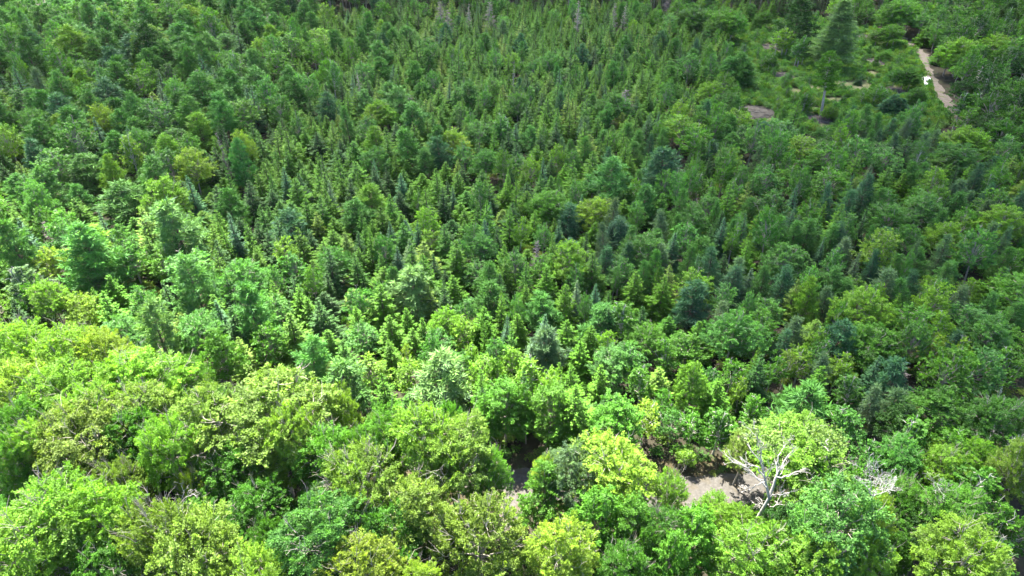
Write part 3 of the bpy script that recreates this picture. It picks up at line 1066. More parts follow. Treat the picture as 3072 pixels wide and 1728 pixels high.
# distance is sampled so that every metre of forest gets the same number of tries
for _ in range(n_try):
    y = math.sqrt(random.uniform(18 ** 2, YMAX ** 2))
    hw = y * 0.86 + 14
    x = random.uniform(-hw, hw)
    px, py, dep = to_px(x, y, 0)
    if px < -330 or px > 3400 or py > 2250 or py < -150:
        continue
    if dist_line(x, y, ROAD) < (3.4 if px > 1250 else 2.5) or dist_line(x, y, TRACK) < 2.6 or (dist_line(x, y, SPUR) < 3.0 and py < 1620):
        continue
    if in_poly(px, py, MEADOW_PX):
        continue
    wood = not in_poly(px, py, CLEAR_PX)
    if not wood:                                   # saplings that dot the clearing
        if random.random() > 0.12:
            continue
        kind = pick([('birch', 50), ('maple', 35), ('fir', 5), ('pine', 10)])
        h = random.uniform(1.6, 4.2)
        r = h * random.uniform(0.22, 0.36)
        col, f = pick([('mint', 30), ('fresh', 30), ('soft', 30), ('lime', 10)]), 1.5
    elif in_poly(px, py, NEAR_PX):
        kind = 'hardwood' if random.random() < 0.8 else 'birch'
        if dist_line(x, y, ROAD) < 6.5 and 1350 < px < 2350:
            continue
        r = max(1.2, random.gauss(*RAD[kind]))
        h = max(5, random.gauss(*HGT[kind])) * (1.0 if kind == 'hardwood' else 1.1)
        col = pick([('mid', 40), ('fresh', 30), ('dull', 20), ('lime', 10)])
        f = 0.62 if kind in ('spruce', 'fir') else 0.66
    else:
        dd = (AX[:, 0] - px) ** 2 + ((AX[:, 1] - py) * 1.4) ** 2 + 3000
        w = (AW * (1 / dd ** 1.6)[:, None]).sum(0)
        w = w * np.exp([0.5 * (sin(x * 0.11 + k * 2.1 + sin(y * 0.07 + k)) + sin(y * 0.13 + k * 1.3 + sin(x * 0.05))) for k in range(6)])
        kind = random.choices(SPEC, w)[0]
        col = pick(COLS[kind])
        r = max(0.6, random.gauss(*RAD[kind]))
        h = max(3.5, random.gauss(*HGT[kind]))
        f = 0.62 if kind in ('spruce', 'fir') else 0.66
        if wood and py < 40 + 0.03 * abs(px - 1800) and px > 900:        # the taller old edge at the back
            kind = random.choices(['tall_spruce', 'maple', 'tall_pine', 'pale_snag', 'grey_snag'], [56, 34, 6, 1, 3])[0]
            col = {'tall_spruce': 'dark', 'maple': 'fresh', 'tall_pine': 'dark'}.get(kind, 'grey')
            h, r = random.uniform(11, 15), random.uniform(1.6, 2.6) if 'snag' not in kind else 1.2
        if wood and px > 2830 and py < 480 and px - 2830 > (py - 300) * 0.6:
            h *= 1.35
            r *= 1.2
            col = pick([('dark', 45), ('mid', 40), ('fresh', 15)])
        if random.random() < 0.008 and kind == 'spruce':
            kind, col = 'grey_snag', 'grey'
    if wood and kind not in ('hardwood',):
        # the pines and broadleaf trees are older on the left and towards the back, the maples on the right
        big = 1 + (0.3 + 0.5 * min(1, max(0, (650 - py) / 450))) * min(1, max(0, (1350 - px) / 600)) * (kind != 'spruce')
        if px > 1900 and kind == 'maple':
            big = 1.3
        r, h = r * big, h * (1 + (big - 1) * 0.8)
    pt = to_px(x, y, h * 0.8)
    pr = r * FPX / pt[2]
    if (py > 1500 or px > 2200 and py < 480) and any(pt[0] + pr > a and pt[0] - pr < c and to_px(x, y, h)[1] < e and py > b for (a, b, c, e) in ((1480, 1380, 1600, 1540), (2030, 1390, 2260, 1510), (1940, 1410, 2000, 1450), (1480, 1330, 1640, 1400), (2772, 195, 2830, 262), (2800, 262, 2880, 350), (2470, 262, 2512, 332), (2235, 300, 2310, 345), (2430, 345, 2470, 370), (2545, 255, 2600, 300))):
        continue
    if not free(x, y, r, f):
        continue
    put(x, y, r)
    add_tree(kind, x, y, h, r, col)

# ------------------------------------------------------------------ individuals and the rest
for t in TREES:
    px, py, dep = to_px(t['x'], t['y'], t['h'] * 0.75)
    t['px'], t['py'], t['dep'] = px, py, dep
    t['size'] = t['h'] * t['r'] * (FPX / dep) ** 2
    t['in'] = -60 < px < 3132 and -40 < to_px(t['x'], t['y'], 0)[1] and to_px(t['x'], t['y'], t['h'])[1] < 1728 and py < 1800

by_name = {}
for t in TREES:
    by_name.setdefault(KIND[t['kind']][0], []).append(t)
SINGLE = []
REST = {}
for nm, ts in by_name.items():
    cand = sorted((t for t in ts if t['in']), key=lambda t: (not t['hand'], -t['size']))
    pickd = cand[:298]
    ids = {id(t) for t in pickd}
    SINGLE += pickd
    REST[nm] = [t for t in ts if id(t) not in ids]

# labels: look, then the nearest thing one can find in the photo
MARKS = [(t['px'], t['py'], t['label']) for t in SINGLE if t['label']]
ORD = ['', 'second', 'third', 'fourth', 'fifth', 'sixth', 'seventh', 'eighth', 'ninth', 'tenth', 'eleventh', 'twelfth']
SHORT = {}


def short_mark(lab):
    w = lab.split(',')[0].split()
    if len(w) > 8:
        for stop in ('with', 'at', 'in', 'standing', 'rising', 'among', 'behind', 'on', 'ending', 'beside', 'by', 'left', 'right', 'threaded', 'facing', 'covering', 'hiding'):
            if stop in w[4:]:
                k = w.index(stop, 4)
                if k >= 5:
                    return ' '.join(w[:k])
        w = w[:8]
    while w[-1] in ('the', 'a', 'an', 'of', 'in', 'with', 'and', 'at', 'on', 'left', 'right', 'its', 'by', 'above'):
        w = w[:-1]
    return ' '.join(w)


groups = {}
for t in SINGLE:
    if t['label']:
        continue
    best = min(MARKS, key=lambda m: (m[0] - t['px']) ** 2 + ((m[1] - t['py']) * 1.3) ** 2)
    dx, dy = t['px'] - best[0], (t['py'] - best[1]) * 1.3
    if abs(dx) > abs(dy):
        rel = 'right of' if dx > 0 else 'left of'
    else:
        rel = 'in front of' if dy > 0 else 'behind'
    slim = t['r'] / t['h']
    size = 'slim' if slim < 0.16 else ('broad' if slim > 0.27 else ('tall' if t['h'] > 8.3 else ('short' if t['h'] < 6 else '')))
    look = (size + ' ' + WORDS[t['word']]).strip() if 'snag' not in t['kind'] else ('bleached bare' if t['kind'] == 'pale_snag' else 'grey bare')
    t['look'] = look
    groups.setdefault((look, KIND[t['kind']][2], rel, best[2]), []).append((dx * dx + dy * dy, t))
for (look, noun, rel, lab), ts in groups.items():
    ts.sort(key=lambda q: q[0])
    for i, (_, t) in enumerate(ts):
        o = '' if len(ts) == 1 else (', ' + ('nearest' if i == 0 else ORD[min(i, 11)] + ' nearest'))
        where = {'right of': 'to the right of', 'left of': 'to the left of', 'in front of': 'in front of', 'behind': 'behind'}[rel]
        s = f"{look} {noun}{o} {where} the {short_mark(lab)}"
        w = s.split()
        t['label'] = ' '.join(w[:16])

GROUP = {'broadleaf_tree': 'broadleaf trees in the forest', 'birch_tree': 'birches in the forest', 'spruce_tree': 'spruces of the plantation', 'fir_tree': 'firs among the spruces',
         'pine_tree': 'pines in the forest', 'larch_tree': 'larches in the forest', 'dead_spruce': 'dead spruces in the forest', 'shrub': 'shrubs in the clearing'}

SRC = {}


def place_tree(t):
    cm, tm, H0, R0 = VAR[t['kind']][t['var']]
    nm, cat, _ = KIND[t['kind']]
    e = bpy.data.objects.new(nm, None)
    COL.objects.link(e)
    e.empty_display_size = 0.5
    e.location = (t['x'], t['y'], 0)
    e.rotation_euler = (t['tilt'][0], t['tilt'][1], t['rz'])
    e.scale = (t['r'] / R0 * t['sx'], t['r'] / R0 / t['sx'], t['h'] / H0)
    e['label'], e['category'], e['group'] = t['label'], cat, GROUP[nm]
    for pn, me in (('trunk', tm), ('crown', cm)):
        o = bpy.data.objects.new(pn, me)
        COL.objects.link(o)
        o.parent = e
        if pn == 'crown':
            o['tint'] = [float(v) for v in t['tint']]
        SRC.setdefault((t['kind'], t['var'], pn), o)
    return e


for t in SINGLE:
    place_tree(t)


def scatter(name, label, ts):
    """ONE object for the many that are left: points that carry a tree each"""
    me = bpy.data.meshes.new(name)
    n = len(ts)
    me.vertices.add(n)
    me.vertices.foreach_set('co', np.array([(t['x'], t['y'], 0) for t in ts], np.float32).ravel())

    def at(nm, typ, key, vals):
        a = me.attributes.new(nm, typ, 'POINT')
        a.data.foreach_set(key, np.asarray(vals).ravel())
    keys = sorted({(t['kind'], int(t['var'])) for t in ts})
    at('pick', 'INT', 'value', np.array([keys.index((t['kind'], int(t['var']))) for t in ts], np.int32))
    at('turn', 'FLOAT_VECTOR', 'vector', np.array([(*t.get('tilt', (0, 0)), t['rz']) for t in ts], np.float32))
    at('size', 'FLOAT_VECTOR', 'vector', np.array([(t['r'] / VAR[t['kind']][t['var']][3],) * 2 + (t['h'] / VAR[t['kind']][t['var']][2],) for t in ts], np.float32))
    at('tint', 'FLOAT_VECTOR', 'vector', np.array([t['tint'] for t in ts], np.float32))
    ob = bpy.data.objects.new(name, me)
    COL.objects.link(ob)
    ob['kind'] = 'stuff'
    ob['label'] = label
    g = bpy.data.node_groups.new(name, 'GeometryNodeTree')
    g.interface.new_socket('Geometry', in_out='INPUT', socket_type='NodeSocketGeometry')
    g.interface.new_socket('Geometry', in_out='OUTPUT', socket_type='NodeSocketGeometry')
    gi, go = g.nodes.new('NodeGroupInput'), g.nodes.new('NodeGroupOutput')
    join = g.nodes.new('GeometryNodeJoinGeometry')

    def named(nm, typ):
        a = g.nodes.new('GeometryNodeInputNamedAttribute')
        a.data_type = typ
        a.inputs['Name'].default_value = nm
        return a.outputs['Attribute']
    pk, tn, sz = named('pick', 'INT'), named('turn', 'FLOAT_VECTOR'), named('size', 'FLOAT_VECTOR')
    rot = g.nodes.new('FunctionNodeEulerToRotation')
    g.links.new(tn, rot.inputs[0])
    for k, (kind, var) in enumerate(keys):
        cmp_ = g.nodes.new('FunctionNodeCompare')
        cmp_.data_type = 'INT'
        cmp_.operation = 'EQUAL'
        g.links.new(pk, cmp_.inputs[2])
        cmp_.inputs[3].default_value = k
        for pn in ('crown', 'trunk'):
            src = SRC.get((kind, var, pn))
            if src is None:
                src = bpy.data.objects.new(pn, VAR[kind][var][0 if pn == 'crown' else 1])
                SRC[(kind, var, pn)] = src
            oi = g.nodes.new('GeometryNodeObjectInfo')
            oi.transform_space = 'ORIGINAL'
            oi.inputs['Object'].default_value = src
            ip = g.nodes.new('GeometryNodeInstanceOnPoints')
            g.links.new(gi.outputs[0], ip.inputs['Points'])
            g.links.new(cmp_.outputs[0], ip.inputs['Selection'])
            g.links.new(oi.outputs['Geometry'], ip.inputs['Instance'])
            g.links.new(rot.outputs[0], ip.inputs['Rotation'])
            g.links.new(sz, ip.inputs['Scale'])
            g.links.new(ip.outputs[0], join.inputs[0])
    g.links.new(join.outputs[0], go.inputs[0])
    md = ob.modifiers.new('trees', 'NODES')
    md.node_group = g
    return ob


NAMES = {'spruce_tree': ('spruce_forest', 'the many small olive spruces filling the far plantation'), 'pine_tree': ('pine_forest', 'the many soft pines of the far forest'),
         'broadleaf_tree': ('broadleaf_forest', 'the many far broadleaf crowns among the conifers'), 'birch_tree': ('birch_forest', 'the far birches scattered through the forest'),
         'larch_tree': ('larch_forest', 'the far larches on the right side of the forest'), 'fir_tree': ('fir_forest', 'the far blue firs scattered among spruces'),
         'dead_spruce': ('dead_forest', 'the far dead spruces of the forest edge')}
for nm, ts in REST.items():
    if ts and nm in NAMES:
        scatter(*NAMES[nm], ts)


# ------------------------------------------------------------------ setting: ground, roads, verges, clearing, meadow
def struct(name, me, kind='structure'):
    o = bpy.data.objects.new(name, me)
    COL.objects.link(o)
    o['kind'] = kind
    return o


def grid_sheet(name, x0, x1, y0, y1, nx, ny, z, mat, amp=0.0):
    xs, ys = np.linspace(x0, x1, nx), np.linspace(y0, y1, ny)
    X, Y = np.meshgrid(xs, ys)
    V = np.stack([X, Y, np.full_like(X, z)], -1).reshape(-1, 3)
    i, j = np.meshgrid(np.arange(ny - 1), np.arange(nx - 1), indexing='ij')
    a = i * nx + j
    F = np.stack([a, a + 1, a + nx + 1, a + nx], -1).reshape(-1, 4)
    return mesh_from(name, V, F, mat)


def strip(name, line, w, z, mat, wob=0.25, shift=0.0):
    r = np.random.RandomState(5)
    t = norm(np.gradient(line, axis=0))
    n = np.stack([-t[:, 1], t[:, 0]], 1)
    cols = []
    for s in (-1, -0.5, 0, 0.5, 1):
        o = w / 2 * s + shift + (r.normal(size=len(line)) * wob if abs(s) == 1 else 0)
        p = line + n * np.reshape(o, (-1, 1))
        cols.append(np.column_stack([p, np.full(len(p), z)]))
    V = np.stack(cols, 1).reshape(-1, 3)
    i, j = np.meshgrid(np.arange(len(line) - 1), np.arange(4), indexing='ij')
    a = i * 5 + j
    F = np.stack([a, a + 5, a + 6, a + 1], -1).reshape(-1, 4)
    return mesh_from(name, V, F, mat)


struct('ground', grid_sheet('ground', -3000, 3000, -600, 5000, 2, 2, -0.02, M_GROUND))
struct('road_verge', strip('road_verge', ROAD, 8.5, 0.0, M_VERGE, 0.6))
struct('gravel_road', strip('gravel_road', ROAD, 3.7, 0.008, M_ROAD, 0.3))
struct('gravel_spur', strip('gravel_spur', SPUR, 2.8, 0.012, M_ROAD, 0.15))
struct('sandy_track', strip('sandy_track', TRACK, 2.6, 0.008, M_SAND, 0.45))
cp = np.array([gp(*p)[:2] for p in CLEAR_PX])
cc = cp.mean(0)
CV, CF = [(cc[0], cc[1], 0.002)], []
for k in range(len(cp)):
    CV.append((cp[k][0], cp[k][1], 0.002))
    CF.append((0, 1 + (k + 1) % len(cp), 1 + k))
struct('clearing_floor', mesh_from('clearing_floor', np.array(CV), None, M_CLEAR, F3=np.array(CF)))
mp = [gp(*q)[:2] for q in MEADOW_PX]
struct('meadow', mesh_from('meadow', np.array([(q[0], q[1], 0.004) for q in mp]), np.array([(0, 1, 2, 3)]), M_MEADOW))

# low growth nobody could count: clearing shrubs, saplings on the forest floor, verge tufts
PILES = [('C', 560, 850, 4.0, 'widest grey heap of cut branches at the left edge of the clearing'),
         ('C', 1020, 905, 2.4, 'grey brush heap in front of the round lime bush'),
         ('C', 760, 575, 2.6, 'grey brush heap under the lime birch in the clearing'),
         ('C', 1440, 470, 2.4, 'grey brush heap right of the tall bare trunked pine'),
         ('C', 1590, 690, 2.6, 'small pale brush heap left of the leafy tree by the car'),
         ('C', 1400, 290, 3.2, 'far grey brush heap beside the tall feathery larch'),
         ('C', 660, 360, 3.0, 'grey brush heap behind the lime birch pair'),
         ('I', 1800, 1400, 2.4, 'grey brush heap in the dark gap by the yellow lime maple')]
BARE = []
for (c_, x_, y_, r_, l_) in PILES:
    a_, b_, _ = gp(*cpx(c_, x_, y_))
    BARE += [(a_, b_, r_ * 1.1), (a_, b_ - r_, r_ * 0.9)]
for (x_, y_, r_) in ((1260, 650, 4.5), (1330, 640, 3.5), (1150, 760, 3), (820, 690, 3), (1000, 660, 2.5), (1430, 560, 3), (1080, 460, 3)):   # open grass
    a_, b_, _ = gp(*cpx('C', x_, y_))
    BARE.append((a_, b_, r_))
und = []
for _ in range(10000):
    k = random.random()
    if k < 0.6:
        j = random.randrange(len(cp))
        a, b = random.random(), random.random()
        if a + b > 1:
            a, b = 1 - a, 1 - b
        p = cc + (cp[j] - cc) * a + (cp[(j + 1) % len(cp)] - cc) * b
        x, y = p
        if dist_line(x, y, TRACK) < 1.5 or any((x - a) ** 2 + (y - b) ** 2 < q * q for a, b, q in BARE):
            continue
        h, r = random.uniform(0.5, 2.0) * random.uniform(0.6, 1.2), random.uniform(0.5, 1.3)
        col = pick([('mint', 30), ('pale', 25), ('fresh', 15), ('lime', 20), ('dull', 10)])
    else:
        y = math.sqrt(random.uniform(22 ** 2, 120 ** 2))
        x = random.uniform(-y * 0.9 - 8, y * 0.9 + 8)
        d = dist_line(x, y, ROAD)
        if d < 1.8 or dist_line(x, y, SPUR) < 1.3:
            continue
        h, r = random.uniform(0.4, 1.5), random.uniform(0.5, 1.2)
        if d < 4.5:
            h *= 0.5
        if d < 2.5:
            h, r = h * 0.5, r * 0.5
        col = pick([('mid', 40), ('fresh', 30), ('dull', 20), ('amber', 10)])
    und.append(dict(kind='shrub', var=RS.randint(3), x=x, y=y, h=h, r=r, rz=RS.uniform(0, 6.28), tint=np.array(PAL[col]) * RS.uniform(0.8, 1.2)))
scatter('undergrowth', 'low leafy undergrowth on the clearing and the forest floor', und)

# ------------------------------------------------------------------ the silver dead tree and its neighbours
def dead_broadleaf(px, py, H, limbs, name, label, foliage=None, base_w=0.34, seed=1, twig=1.0, depth=1):
    """LIMBS: polylines in photo pixels relative to the frame; each becomes a limb with its own twigs"""
    r = np.random.RandomState(seed)
    X, Y, t = gp(px, py, H)
    e = bpy.data.objects.new(name, None)
    COL.objects.link(e)
    e.location = (X, Y, 0)
    e['label'], e['category'] = label, 'dead tree'
    def loc(qx, qy, dy=0.0):                     # where the sight line meets the upright plane through the stem
        u, v = (qx - 1536) / FPX, (864 - qy) / FPX
        k = (Y + dy) / (cP + v * sP)
        return np.array([u * k - X, dy, CAM_H + (-sP + v * cP) * k])

    def grow(T, p, rad, lvl):
        L = np.linalg.norm(p[-1] - p[0])
        n = int((3 + 5 * twig) if lvl == 0 else 3)
        for _ in range(n):
            f = r.uniform(0.25, 0.98)
            k = int(f * (len(p) - 1))
            s = p[k] + (p[min(k + 1, len(p) - 1)] - p[k]) * (f * (len(p) - 1) - k)
            d = norm(p[-1] - p[0]) + r.normal(size=3) * np.array([0.65, 0.65, 0.45]) + np.array([0, 0, 0.3])
            l = L * r.uniform(0.22, 0.5) * (1.15 - 0.5 * f)
            q = curve_pts(s, s + norm(d) * l, r, 0.16, 5)
            r0 = max(0.011, rad * (1 - 0.7 * f) * 0.5)
            T.add(q, np.linspace(r0, 0.008, 5))
            if lvl < depth:
                grow(T, q, r0, lvl + 1)
    T = Tubes(7)
    j = limbs[0]
    top = loc(*j[-1])
    p = np.array([[top[0] * 0.6, 0, -0.3], [top[0] * 0.8, 0, top[2] * 0.5], top])
    T.add(p, [base_w * 1.3, base_w, base_w * 0.8])
    o = bpy.data.objects.new('trunk', T.mesh('trunk', M_SILVER))
    COL.objects.link(o)
    o.parent = e
    for li in limbs[1:]:
        dy = r.uniform(-1, 1) * 2.2
        w = li[0]
        pts = [loc(q[0], q[1], dy * k / (len(li) - 2)) for k, q in enumerate(li[1:])]
        pts = np.array(pts)
        tt = np.linspace(0, len(pts) - 1, 9)
        P = np.stack([np.interp(tt, np.arange(len(pts)), pts[:, c]) for c in range(3)], 1) + np.vstack([np.zeros(3), r.normal(size=(8, 3)) * 0.07])
        T = Tubes(6)
        T.add(P, np.linspace(w, 0.02, 9))
        grow(T, P, w, 0)
        o = bpy.data.objects.new('limb', T.mesh('limb', M_SILVER))
        COL.objects.link(o)
        o.parent = e
    if foliage:
        L = Leaves()
        for (qx, qy, rr, n) in foliage:
            c = loc(qx, qy, r.uniform(-1.5, 1.5))
            for _ in range(14):
                cc_ = c + r.normal(size=3) * rr * 0.5
                P = cc_ + r.normal(size=(n, 3)) * np.array([0.4, 0.4, 0.14])
                L.add(P, rdir(r, n), norm(r.normal(size=(n, 3)) * 0.5 + np.array([0, 0, 1.0])), 0.26, 0.18, r.uniform(0.3, 0.7, n))
        o = bpy.data.objects.new('foliage', L.mesh('foliage', M_LEAF))
        COL.objects.link(o)
        o.parent = e
        o['tint'] = [0.11, 0.18, 0.04]
    return e


def I(x, y):
    return cpx('I', x, y)


dead_broadleaf(*I(520, 360), 17.0, [
    [I(655, 930), I(655, 860)],
    [0.132, I(655, 870), I(630, 780), I(610, 680), I(595, 590), I(530, 510), I(480, 470)],
    [0.144, I(655, 870), I(685, 760), I(710, 670), I(760, 590), I(830, 500)],
    [0.071, I(630, 780), I(560, 710), I(500, 640), I(420, 590), I(340, 520)],
    [0.067, I(610, 690), I(560, 620), I(480, 620), I(400, 600), I(345, 560)],
    [0.067, I(705, 700), I(790, 690), I(860, 660), I(920, 650)],
    [0.061, I(595, 590), I(590, 500), I(570, 430), I(560, 370)],
    [0.061, I(720, 650), I(720, 560), I(760, 480), I(790, 420)],
    [0.055, I(660, 860), I(710, 835), I(760, 820), I(830, 810)],
    [0.044, I(655, 925), I(720, 905), I(790, 910), I(850, 900)],
    [0.044, I(650, 915), I(590, 900), I(540, 920)],
    [0.049, I(620, 740), I(560, 760), I(500, 790), I(430, 780)],
], 'dead_broadleaf_tree', 'large bare silver dead tree forking over the road', foliage=[(*I(500, 375), 0.9, 16), (*I(690, 420), 1.0, 16)], seed=4, base_w=0.18, depth=2)
dead_broadleaf(*I(1420, 630), 17.0, [
    [I(1440, 860), I(1440, 830)],
    [0.030, I(1440, 850), I(1430, 780), I(1410, 700), I(1400, 630)],
    [0.030, I(1440, 850), I(1480, 790), I(1540, 740), I(1580, 700)],
    [0.030, I(1440, 850), I(1400, 800), I(1360, 740), I(1330, 690)],
    [0.030, I(1440, 850), I(1500, 830), I(1560, 800), I(1600, 770)],
    [0.030, I(1440, 850), I(1460, 760), I(1480, 690)],
], 'dead_broadleaf_tree', 'bleached bare twiggy tree top above the huge soft green tree', seed=9, base_w=0.06, twig=1.6, depth=2)
dead_broadleaf(*I(1940, 735), 9.5, [
    [I(1975, 860), I(1975, 840)],
    [0.033, I(1975, 850), I(1950, 790), I(1920, 750)],
    [0.033, I(1975, 850), I(1980, 790), I(1990, 750)],
    [0.028, I(1975, 850), I(1930, 800), I(1895, 770)],
], 'dead_broadleaf_tree', 'small pale dead twiggy tree among dark green trees on the right', seed=12, base_w=0.07, twig=1.2, depth=2)
dead_broadleaf(*I(1120, 370), 12.5, [
    [I(1110, 520), I(1110, 500)],
    [0.049, I(1110, 510), I(1080, 440), I(1130, 380)],
    [0.039, I(1110, 510), I(1150, 460), I(1180, 420)],
    [0.033, I(1110, 510), I(1060, 470), I(1030, 420)],
], 'dead_broadleaf_tree', 'half dead tree with pale broken limbs right of the lime hardwood', foliage=[(*I(1020, 350), 0.8, 20), (*I(1160, 430), 0.7, 20)], seed=15, base_w=0.09)
dead_broadleaf(*cpx('G', 1390, 790), 11.0, [
    [cpx('G', 1330, 1000), cpx('G', 1340, 920)],
    [0.042, cpx('G', 1340, 920), cpx('G', 1270, 910), cpx('G', 1190, 890), cpx('G', 1120, 880)],
    [0.036, cpx('G', 1340, 920), cpx('G', 1400, 860), cpx('G', 1440, 790)],
    [0.036, cpx('G', 1340, 920), cpx('G', 1380, 830), cpx('G', 1370, 740)],
], 'dead_broadleaf_tree', 'arching bare grey limbs beside the small leaning yellow tree', seed=21, base_w=0.07)

# ------------------------------------------------------------------ grey brush piles in the clearing and by the road
def brush_pile(px, py, r, label, seed):
    rr = np.random.RandomState(seed)
    x, y, _ = gp(px, py)
    e = bpy.data.objects.new('brush_pile', None)
    COL.objects.link(e)
    e.location = (x, y, 0)
    e['label'], e['category'], e['group'] = label, 'brush pile', 'brush piles'
    T = Tubes(4)
    for _ in range(150):
        a, q = rr.uniform(0, 6.28), r * math.sqrt(rr.uniform())
        z = 0.1 + 0.7 * (1 - q / r) * rr.uniform(0, 1)
        c = np.array([cos(a) * q * 1.3, sin(a) * q, z])
        b = rr.uniform(0, 6.28)
        d = np.array([cos(b), sin(b), rr.normal() * 0.12]) * rr.uniform(0.5, 1.3)
        T.add(curve_pts(c - d, c + d, rr, 0.06, 3), [0.05, 0.045, 0.02])
    o = bpy.data.objects.new('heap', T.mesh('heap', M_DEADP))
    COL.objects.link(o)
    o.parent = e
    n, k = 10, 24                                # the low mound of rotten wood and earth under the sticks
    V = [(0, 0, 0.5)]
    for i in range(1, n + 1):
        for j in range(k):
            a = j * 2 * pi / k
            q = r * i / n * (1 + 0.15 * sin(3 * a + seed))
            V.append((cos(a) * q * 1.3, sin(a) * q, 0.5 * (1 - (i / n) ** 2) + rr.normal() * 0.03 - (0.03 if i == n else 0)))
    F4, F3 = [], []
    for j in range(k):
        F3.append((0, 1 + j, 1 + (j + 1) % k))
        for i in range(n - 1):
            a, b = 1 + i * k + j, 1 + i * k + (j + 1) % k
            F4.append((a, a + k, b + k, b))
    o = bpy.data.objects.new('mound', mesh_from('mound', np.array(V), np.array(F4), M_STONE, F3=np.array(F3)))
    COL.objects.link(o)
    o.parent = e


M_DEADP = noise_material('grey_sticks', [(0.3, (0.06, 0.054, 0.052)), (0.7, (0.13, 0.118, 0.115))], 3)
for k, (c, x, y, r, lab) in enumerate(PILES):
    brush_pile(*cpx(c, x, y), r, lab, 40 + k)

# ------------------------------------------------------------------ white car on the sandy track
def car(px, py):
    x, y, _ = gp(px, py)
    k = int(np.argmin(np.hypot(TRACK[:, 0] - x, TRACK[:, 1] - y)))
    t = TRACK[k + 1] - TRACK[k - 1]
    e = bpy.data.objects.new('parked_car', None)
    COL.objects.link(e)
    e.location = (x, y, 0.02)
    e.rotation_euler = (0, 0, math.atan2(t[1], t[0]))
    e['label'], e['category'] = 'white car on the sandy track, half hidden by leafy bushes', 'car'
    paint = plain('white_paint', (0.8, 0.8, 0.8), 0.25)
    glass = plain('dark_glass', (0.02, 0.025, 0.03), 0.1)
    rub = plain('tyre_rubber', (0.02, 0.02, 0.02), 0.8)
    rimm = plain('wheel_rim', (0.45, 0.45, 0.46), 0.3)
    lamp = plain('lamp_lens', (0.7, 0.7, 0.68), 0.15)
    red = plain('red_lens', (0.4, 0.02, 0.02), 0.2)

    def part(name, V, F4, m, parent=e, F3=None):
        o = bpy.data.objects.new(name, mesh_from(name, np.array(V, float), np.array(F4) if F4 else None, m, F3=np.array(F3) if F3 else None))
        COL.objects.link(o)
        o.parent = parent
        return o
    # body: sections along the length (x, half width, z low, z belt, z roof, roof half width)
    sec = [(-2.2, .70, .42, .85, .86, .6), (-2.1, .84, .32, .98, 1.0, .68), (-1.7, .88, .28, 1.0, 1.36, .66), (-0.9, .9, .26, 1.0, 1.5, .64), (0.2, .9, .26, .98, 1.5, .64),
           (0.75, .9, .26, .97, 1.3, .66), (1.15, .89, .27, .95, .98, .72), (1.9, .85, .3, .84, .87, .66), (2.15, .72, .4, .7, .72, .55)]
    V, F = [], []
    for (a, w, zl, zb, zr, wr) in sec:
        for (yy, zz) in ((-w * .9, zl), (-w, (zl + zb) / 2), (-w * .97, zb), (-wr, zr), (wr, zr), (w * .97, zb), (w, (zl + zb) / 2), (w * .9, zl)):
            V.append((a, yy, zz))
    for i in range(len(sec) - 1):
        for j in range(8):
            F.append((i * 8 + j, i * 8 + (j + 1) % 8, i * 8 + 8 + (j + 1) % 8, i * 8 + 8 + j))
    n = (len(sec) - 1) * 8
    F += [(0, 1, 2, 3), (0, 3, 4, 7), (4, 5, 6, 7), (n + 3, n + 2, n + 1, n), (n + 7, n + 4, n + 3, n), (n + 7, n + 6, n + 5, n + 4)]
    part('body', V, F, paint)
    part('windscreen', [(.80, -.6, 1.29), (.80, .6, 1.29), (1.12, .66, 1.02), (1.12, -.66, 1.02)], [(0, 1, 2, 3)], glass).location = (0.02, 0, 0.012)
    part('rear_window', [(-1.74, -.58, 1.33), (-1.74, .58, 1.33), (-2.05, .62, 1.04), (-2.05, -.62, 1.04)], [(0, 1, 2, 3)], glass).location = (-0.02, 0, 0.012)
    for s in (-1, 1):
        for (a, b) in ((-1.6, -0.45), (-0.38, 0.65)):
            part('side_window', [(a, s * .885, 1.03), (b, s * .885, 1.03), (b - (0.1 if b > 0 else 0), s * .70, 1.40), (a + (.15 if a < -1 else 0), s * .70, 1.40)], [(0, 1, 2, 3)], glass).location = (0, s * 0.012, 0)
        part('headlight', [(2.0, s * .5, .66), (2.0, s * .76, .66), (1.98, s * .76, .8), (1.98, s * .5, .8), (2.17, s * .5, .62), (2.1, s * .74, .62), (2.1, s * .74, .72), (2.16, s * .5, .72)],
             [(0, 1, 2, 3), (4, 5, 6, 7), (0, 1, 5, 4), (3, 2, 6, 7), (0, 3, 7, 4), (1, 2, 6, 5)], lamp)
        part('tail_light', [(-2.1, s * .55, .75), (-2.1, s * .86, .75), (-2.1, s * .86, .95), (-2.1, s * .55, .95), (-2.2, s * .55, .75), (-2.16, s * .8, .75), (-2.14, s * .8, .93), (-2.16, s * .55, .93)],
             [(0, 1, 2, 3), (4, 5, 6, 7), (0, 1, 5, 4), (3, 2, 6, 7), (0, 3, 7, 4), (1, 2, 6, 5)], red)
        for wx in (-1.35, 1.4):
            w = bpy.data.objects.new('wheel', None)
            COL.objects.link(w)
            w.parent = e
            w.location = (wx, s * .8, .31)
            k = 20
            for nm, rad, ring, hw, m in (('tyre', .31, .19, .1, rub), ('rim', .19, .03, .08, rimm)):
                VV, FF = [], []
                for yy, q in ((-hw, ring), (-hw, rad * .94), (-hw * .7, rad), (hw * .7, rad), (hw, rad * .94), (hw, ring)):
                    VV += [(cos(i * 2 * pi / k) * q, yy, sin(i * 2 * pi / k) * q) for i in range(k)]
                for a in range(6):
                    for i in range(k):
                        b = (a + 1) % 6
                        FF.append((a * k + i, a * k + (i + 1) % k, b * k + (i + 1) % k, b * k + i))
                part(nm, VV, FF, m, w)


car(2777, 253)


